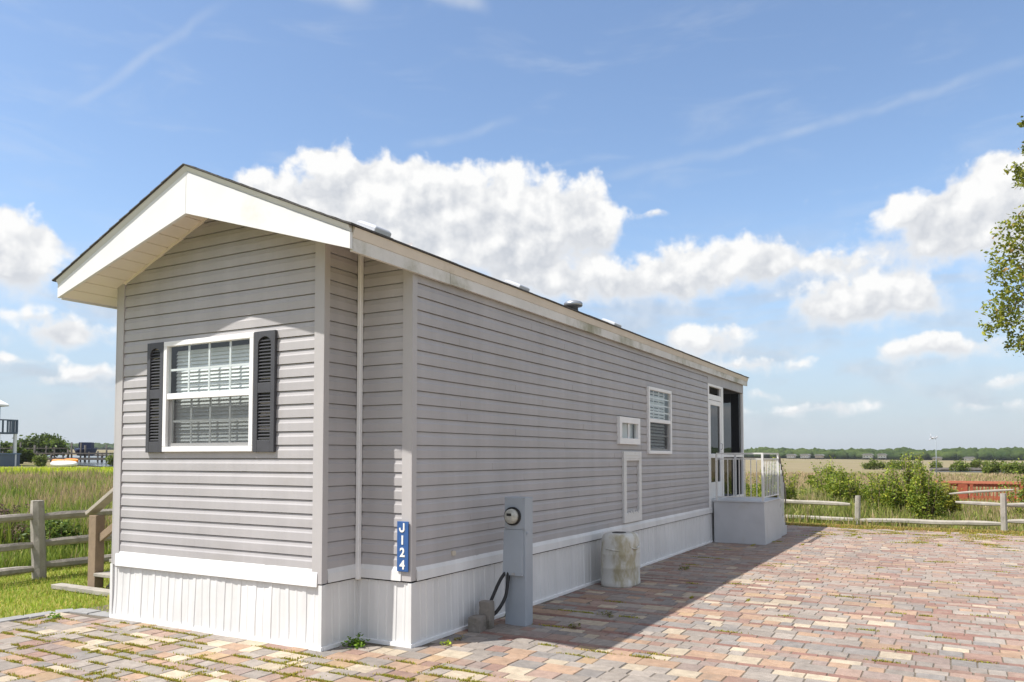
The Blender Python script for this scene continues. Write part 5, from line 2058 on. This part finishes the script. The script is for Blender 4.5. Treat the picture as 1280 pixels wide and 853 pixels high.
# ---- the left bank: blue stilt house, shed, dock clutter, boats
bh = thing('stilt_house', (-78, 40.5, 0.8), 'blue house on stilts with a railed balcony at the left edge', 'house')
mb = MB()
mb.box(-86, -76.15, 30.5, 39.6, 3.6, 6.25)
mb.build('wall', 'house_blue', bh)
mb = MB()
for k in range(3):
    mb.box(-76.16, -76.10, 32.0 + 2.2 * k, 33.0 + 2.2 * k, 4.5, 5.8)
mb.build('window', 'dark_room', bh)
mb = MB()
mb.prism([(-86.8, 29.9, 6.25), (-75.5, 29.9, 6.25), (-75.5, 29.9, 6.42), (-81, 29.9, 8.2), (-86.8, 29.9, 6.5)], (0, 10.1, 0))
mb.build('roof', 'house_white', bh)
mb = MB()
mb.box(-76.4, -74.85, 38.7, 40.50, 3.72, 3.86)
mb.build('balcony_floor', 'house_slate', bh)
mb = MB()
mb.box(-74.95, -74.83, 38.7, 40.5, 4.92, 5.03)
mb.box(-76.3, -74.96, 40.38, 40.5, 4.92, 5.03)
mb.box(-76.3, -74.96, 38.7, 38.8, 4.92, 5.03)
for k in range(5):
    y = 38.72 + 1.66 * k / 4
    mb.box(-74.94, -74.84, y, y + 0.13, 3.86, 4.92)
for k in range(4):
    x = -76.1 + 1.0 * k / 3
    mb.box(x, x + 0.11, 40.39, 40.49, 3.86, 4.92)
mb.build('balcony_railing', 'house_slate', bh)
for (x, y) in ((-75.0, 40.35), (-75.0, 38.9), (-76.4, 31.0), (-76.4, 35.2), (-85, 31)):
    mb = MB()
    mb.box(x - .11, x + .11, y - .11, y + .11, 0.6, 3.72)
    mb.build('stilt', 'house_white', bh)
mb = MB()
mb.prism([(-76.2, 36.0, 1.4), (-76.2, 36.9, 1.4), (-76.2, 39.3, 3.72), (-76.2, 38.4, 3.72)], (-1.1, 0, 0))
mb.build('stair', 'house_blue', bh)

sh = thing('storage_shed', (-74.6, 39.5, 0.8), 'low flat blue grey shed under the stilt house balcony', 'shed')
sa, sb = Vector((-73.0, 37.9, 0.7)), Vector((-75.5, 41.1, 0.7))
sd_ = (sb - sa)
sn_ = Vector((-sd_.y, sd_.x, 0)).normalized()
sn_ = sn_ if sn_.x < 0 else -sn_
mb = MB()
mb.obox(sa, sd_, sn_ * 2.2, (0, 0, 1.15))
mb.build('wall', 'house_slate', sh)
mb = MB()
mb.obox(sa - sd_ * 0.02 - sn_ * 0.08 + Vector((0, 0, 1.152)), sd_ * 1.04, sn_ * 2.36, (0, 0, 0.10))
mb.build('roof', 'house_blue', sh)

dk = thing('boat_dock', (-90, 54, 1.0), 'dark wooden boat dock with tall pilings by the far water', 'dock')
mb = MB()
for k in range(15):
    f = k / 14
    x, y = -101 + 14.5 * f, 52 + 6.0 * f
    h_ = random.uniform(1.2, 2.6)
    mb = MB()
    mb.tube([(x, y, 0.6), (x + random.uniform(-.1, .1), y, 0.9 + h_)], 0.095, 7)
    mb.build('piling', 'weathered_pile', dk)
    if k % 2:
        mb = MB()
        mb.tube([(x - 1.2, y + 2.4, 0.6), (x - 1.2, y + 2.4, 0.6 + h_)], 0.13, 7)
        mb.build('piling', 'weathered_pile', dk)
mb = MB()
mb.obox((-101.5, 51.6, 1.95), (14.5, 6.0, 0), (-1.0, 2.4, 0), (0, 0, 0.18))
mb.obox((-101.5, 51.6, 2.62), (9.5, 3.93, 0), (-0.03, 0.08, 0), (0, 0, 0.09))
mb.obox((-101.5, 51.6, 1.25), (14.5, 6.0, 0), (-0.05, 0.12, 0), (0, 0, 0.30))
mb.build('deck', 'weathered_pile', dk)

bt = thing('motor_boat', (-93, 55, 1.6), 'dark navy covered motor boat raised on the dock', 'boat')
mb = MB()
d_ = Vector((0.70, -0.714, 0))
s_ = Vector((0.714, 0.70, 0))
c0 = Vector((-97.0, 61.5, 1.75))
rings = []
for (f, hw, zb_, zt_) in ((0, 0.9, 0.1, 1.0), (1.5, 1.1, 0.0, 0.95), (3.5, 1.05, 0.05, 0.9), (5.2, 0.6, 0.3, 0.85), (6.2, 0.08, 0.6, 0.8)):
    c = c0 + d_ * f
    rings.append([c + s_ * hw + Vector((0, 0, zt_)), c - s_ * hw + Vector((0, 0, zt_)), c - s_ * hw * .6 + Vector((0, 0, zb_)), c + s_ * hw * .6 + Vector((0, 0, zb_))])
mb.loft(rings, smooth=False)
mb.build('hull', 'canvas_navy', bt)
mb = MB()
mb.obox(c0 + d_ * 1.0 - s_ * 0.7 + Vector((0, 0, 0.96)), d_ * 1.6, s_ * 1.4, (0, 0, 0.75))
mb.build('cabin', 'canvas_navy', bt)


def kayak(c, ln, hw, hh, direction, material, name, label, cat, group=None):
    mb = MB()
    d_ = Vector(direction).normalized()
    s_ = Vector((-d_.y, d_.x, 0))
    rings = []
    for f in np.linspace(0, 1, 11):
        w_ = max(0.06, math.sin(math.pi * f) ** 0.7)
        cc = Vector(c) + d_ * ln * (f - 0.5) + Vector((0, 0, 0.10 * (2 * f - 1) ** 2))
        rings.append([cc + s_ * hw * w_ * math.cos(t_) + Vector((0, 0, hh * (0.35 + 0.65 * w_) * math.sin(t_))) for t_ in np.linspace(0, 2 * math.pi, 10, endpoint=False)])
    mb.loft(rings)
    return tag(mb.build(name, material), label, cat, group)


kayak((-78.4, 46.4, 1.12), 4.6, 0.42, 0.30, (-0.955, 0.30, 0), 'kayak_orange', 'kayak', 'orange kayak lying left by the far water', 'kayak', 'orange kayaks by the water')
kayak((-78.9, 48.0, 1.16), 4.8, 0.45, 0.32, (-0.96, 0.28, 0), 'kayak_orange', 'kayak', 'orange kayak lying right next to the dock pilings', 'kayak', 'orange kayaks by the water')
kayak((-71.6, 42.9, 0.92), 5.0, 0.75, 0.36, (-0.99, 0.12, 0), 'hull_white', 'rowing_boat', 'upturned white rowing boat on the bright grass', 'boat')


def far_tree(x, y, w_, h_, label):
    z0 = terrain(x, y)
    t_ = thing('dense_tree', (x, y, z0), label, 'tree', 'trees behind the far dock')
    mb = MB()
    mb.tube([(x, y, z0 - .2), (x + .2, y, z0 + h_ * .3), (x, y, z0 + h_ * .7)], [0.3, 0.25, 0.1], 7)
    for k in range(5):
        a = k * 1.3
        mb.tube([(x + .1, y, z0 + h_ * .3), (x + w_ * .5 * math.cos(a), y + w_ * .5 * math.sin(a), z0 + h_ * .65)], [0.13, 0.04], 5)
    mb.build('trunk', 'bark', t_)
    P = []
    K = []
    for k in range(26):
        a = random.uniform(0, 6.28)
        d = math.sqrt(random.random())
        c = np.array([x + w_ * d * math.cos(a) * .85, y + w_ * d * math.sin(a) * .85, z0 + h_ * (0.35 + 0.55 * random.random() * (1 - 0.6 * d * d))])
        n = 170
        P.append(c + RNG.normal(0, 1, (n, 3)) * np.array([.16 * w_, .16 * w_, .10 * h_]))
        K.append(np.full(n, random.uniform(.7, 1.3)))
    P, K = np.concatenate(P), np.concatenate(K)
    V, T, C = leaf_cloud(P, np.full(len(P), 0.52), np.clip(pick([(0.045, 0.075, 0.014), (0.065, 0.10, 0.018), (0.03, 0.05, 0.01)], len(P)) * K[:, None], .005, 1))
    tri_mesh('crown', V, T, C, 'leaf', t_)


far_tree(-112, 64.0, 3.4, 3.4, 'dark green rounded tree standing tallest behind the far dock')
far_tree(-118, 61.0, 2.0, 2.6, 'small dark green tree left behind the far dock')
far_tree(-84.5, 46.0, 1.1, 1.5, 'low bright green tree in front of the far dock')

# ================================================================== AIR
mb = MB()
mb.box(-1500, 700, -60, 1250, -1.4, 34)
hz = mb.build('haze', 'white_trim')
m = bpy.data.materials.new('haze_air')
m.use_nodes = True
m.node_tree.nodes.clear()
w = NT(m.node_tree)
out = w.new('ShaderNodeOutputMaterial')
pv = w.new('ShaderNodeVolumePrincipled')
pv.inputs['Color'].default_value = (0.86, 0.92, 1.0, 1)
pv.inputs['Density'].default_value = 0.00016
pv.inputs['Anisotropy'].default_value = 0.1
w.l.new(pv.outputs[0], out.inputs['Volume'])
hz.data.materials.clear()
hz.data.materials.append(m)
tag(hz, kind='stuff')

sc.cycles.volume_bounces = 0
sc.cycles.max_bounces = 8
sc.cycles.transparent_max_bounces = 16
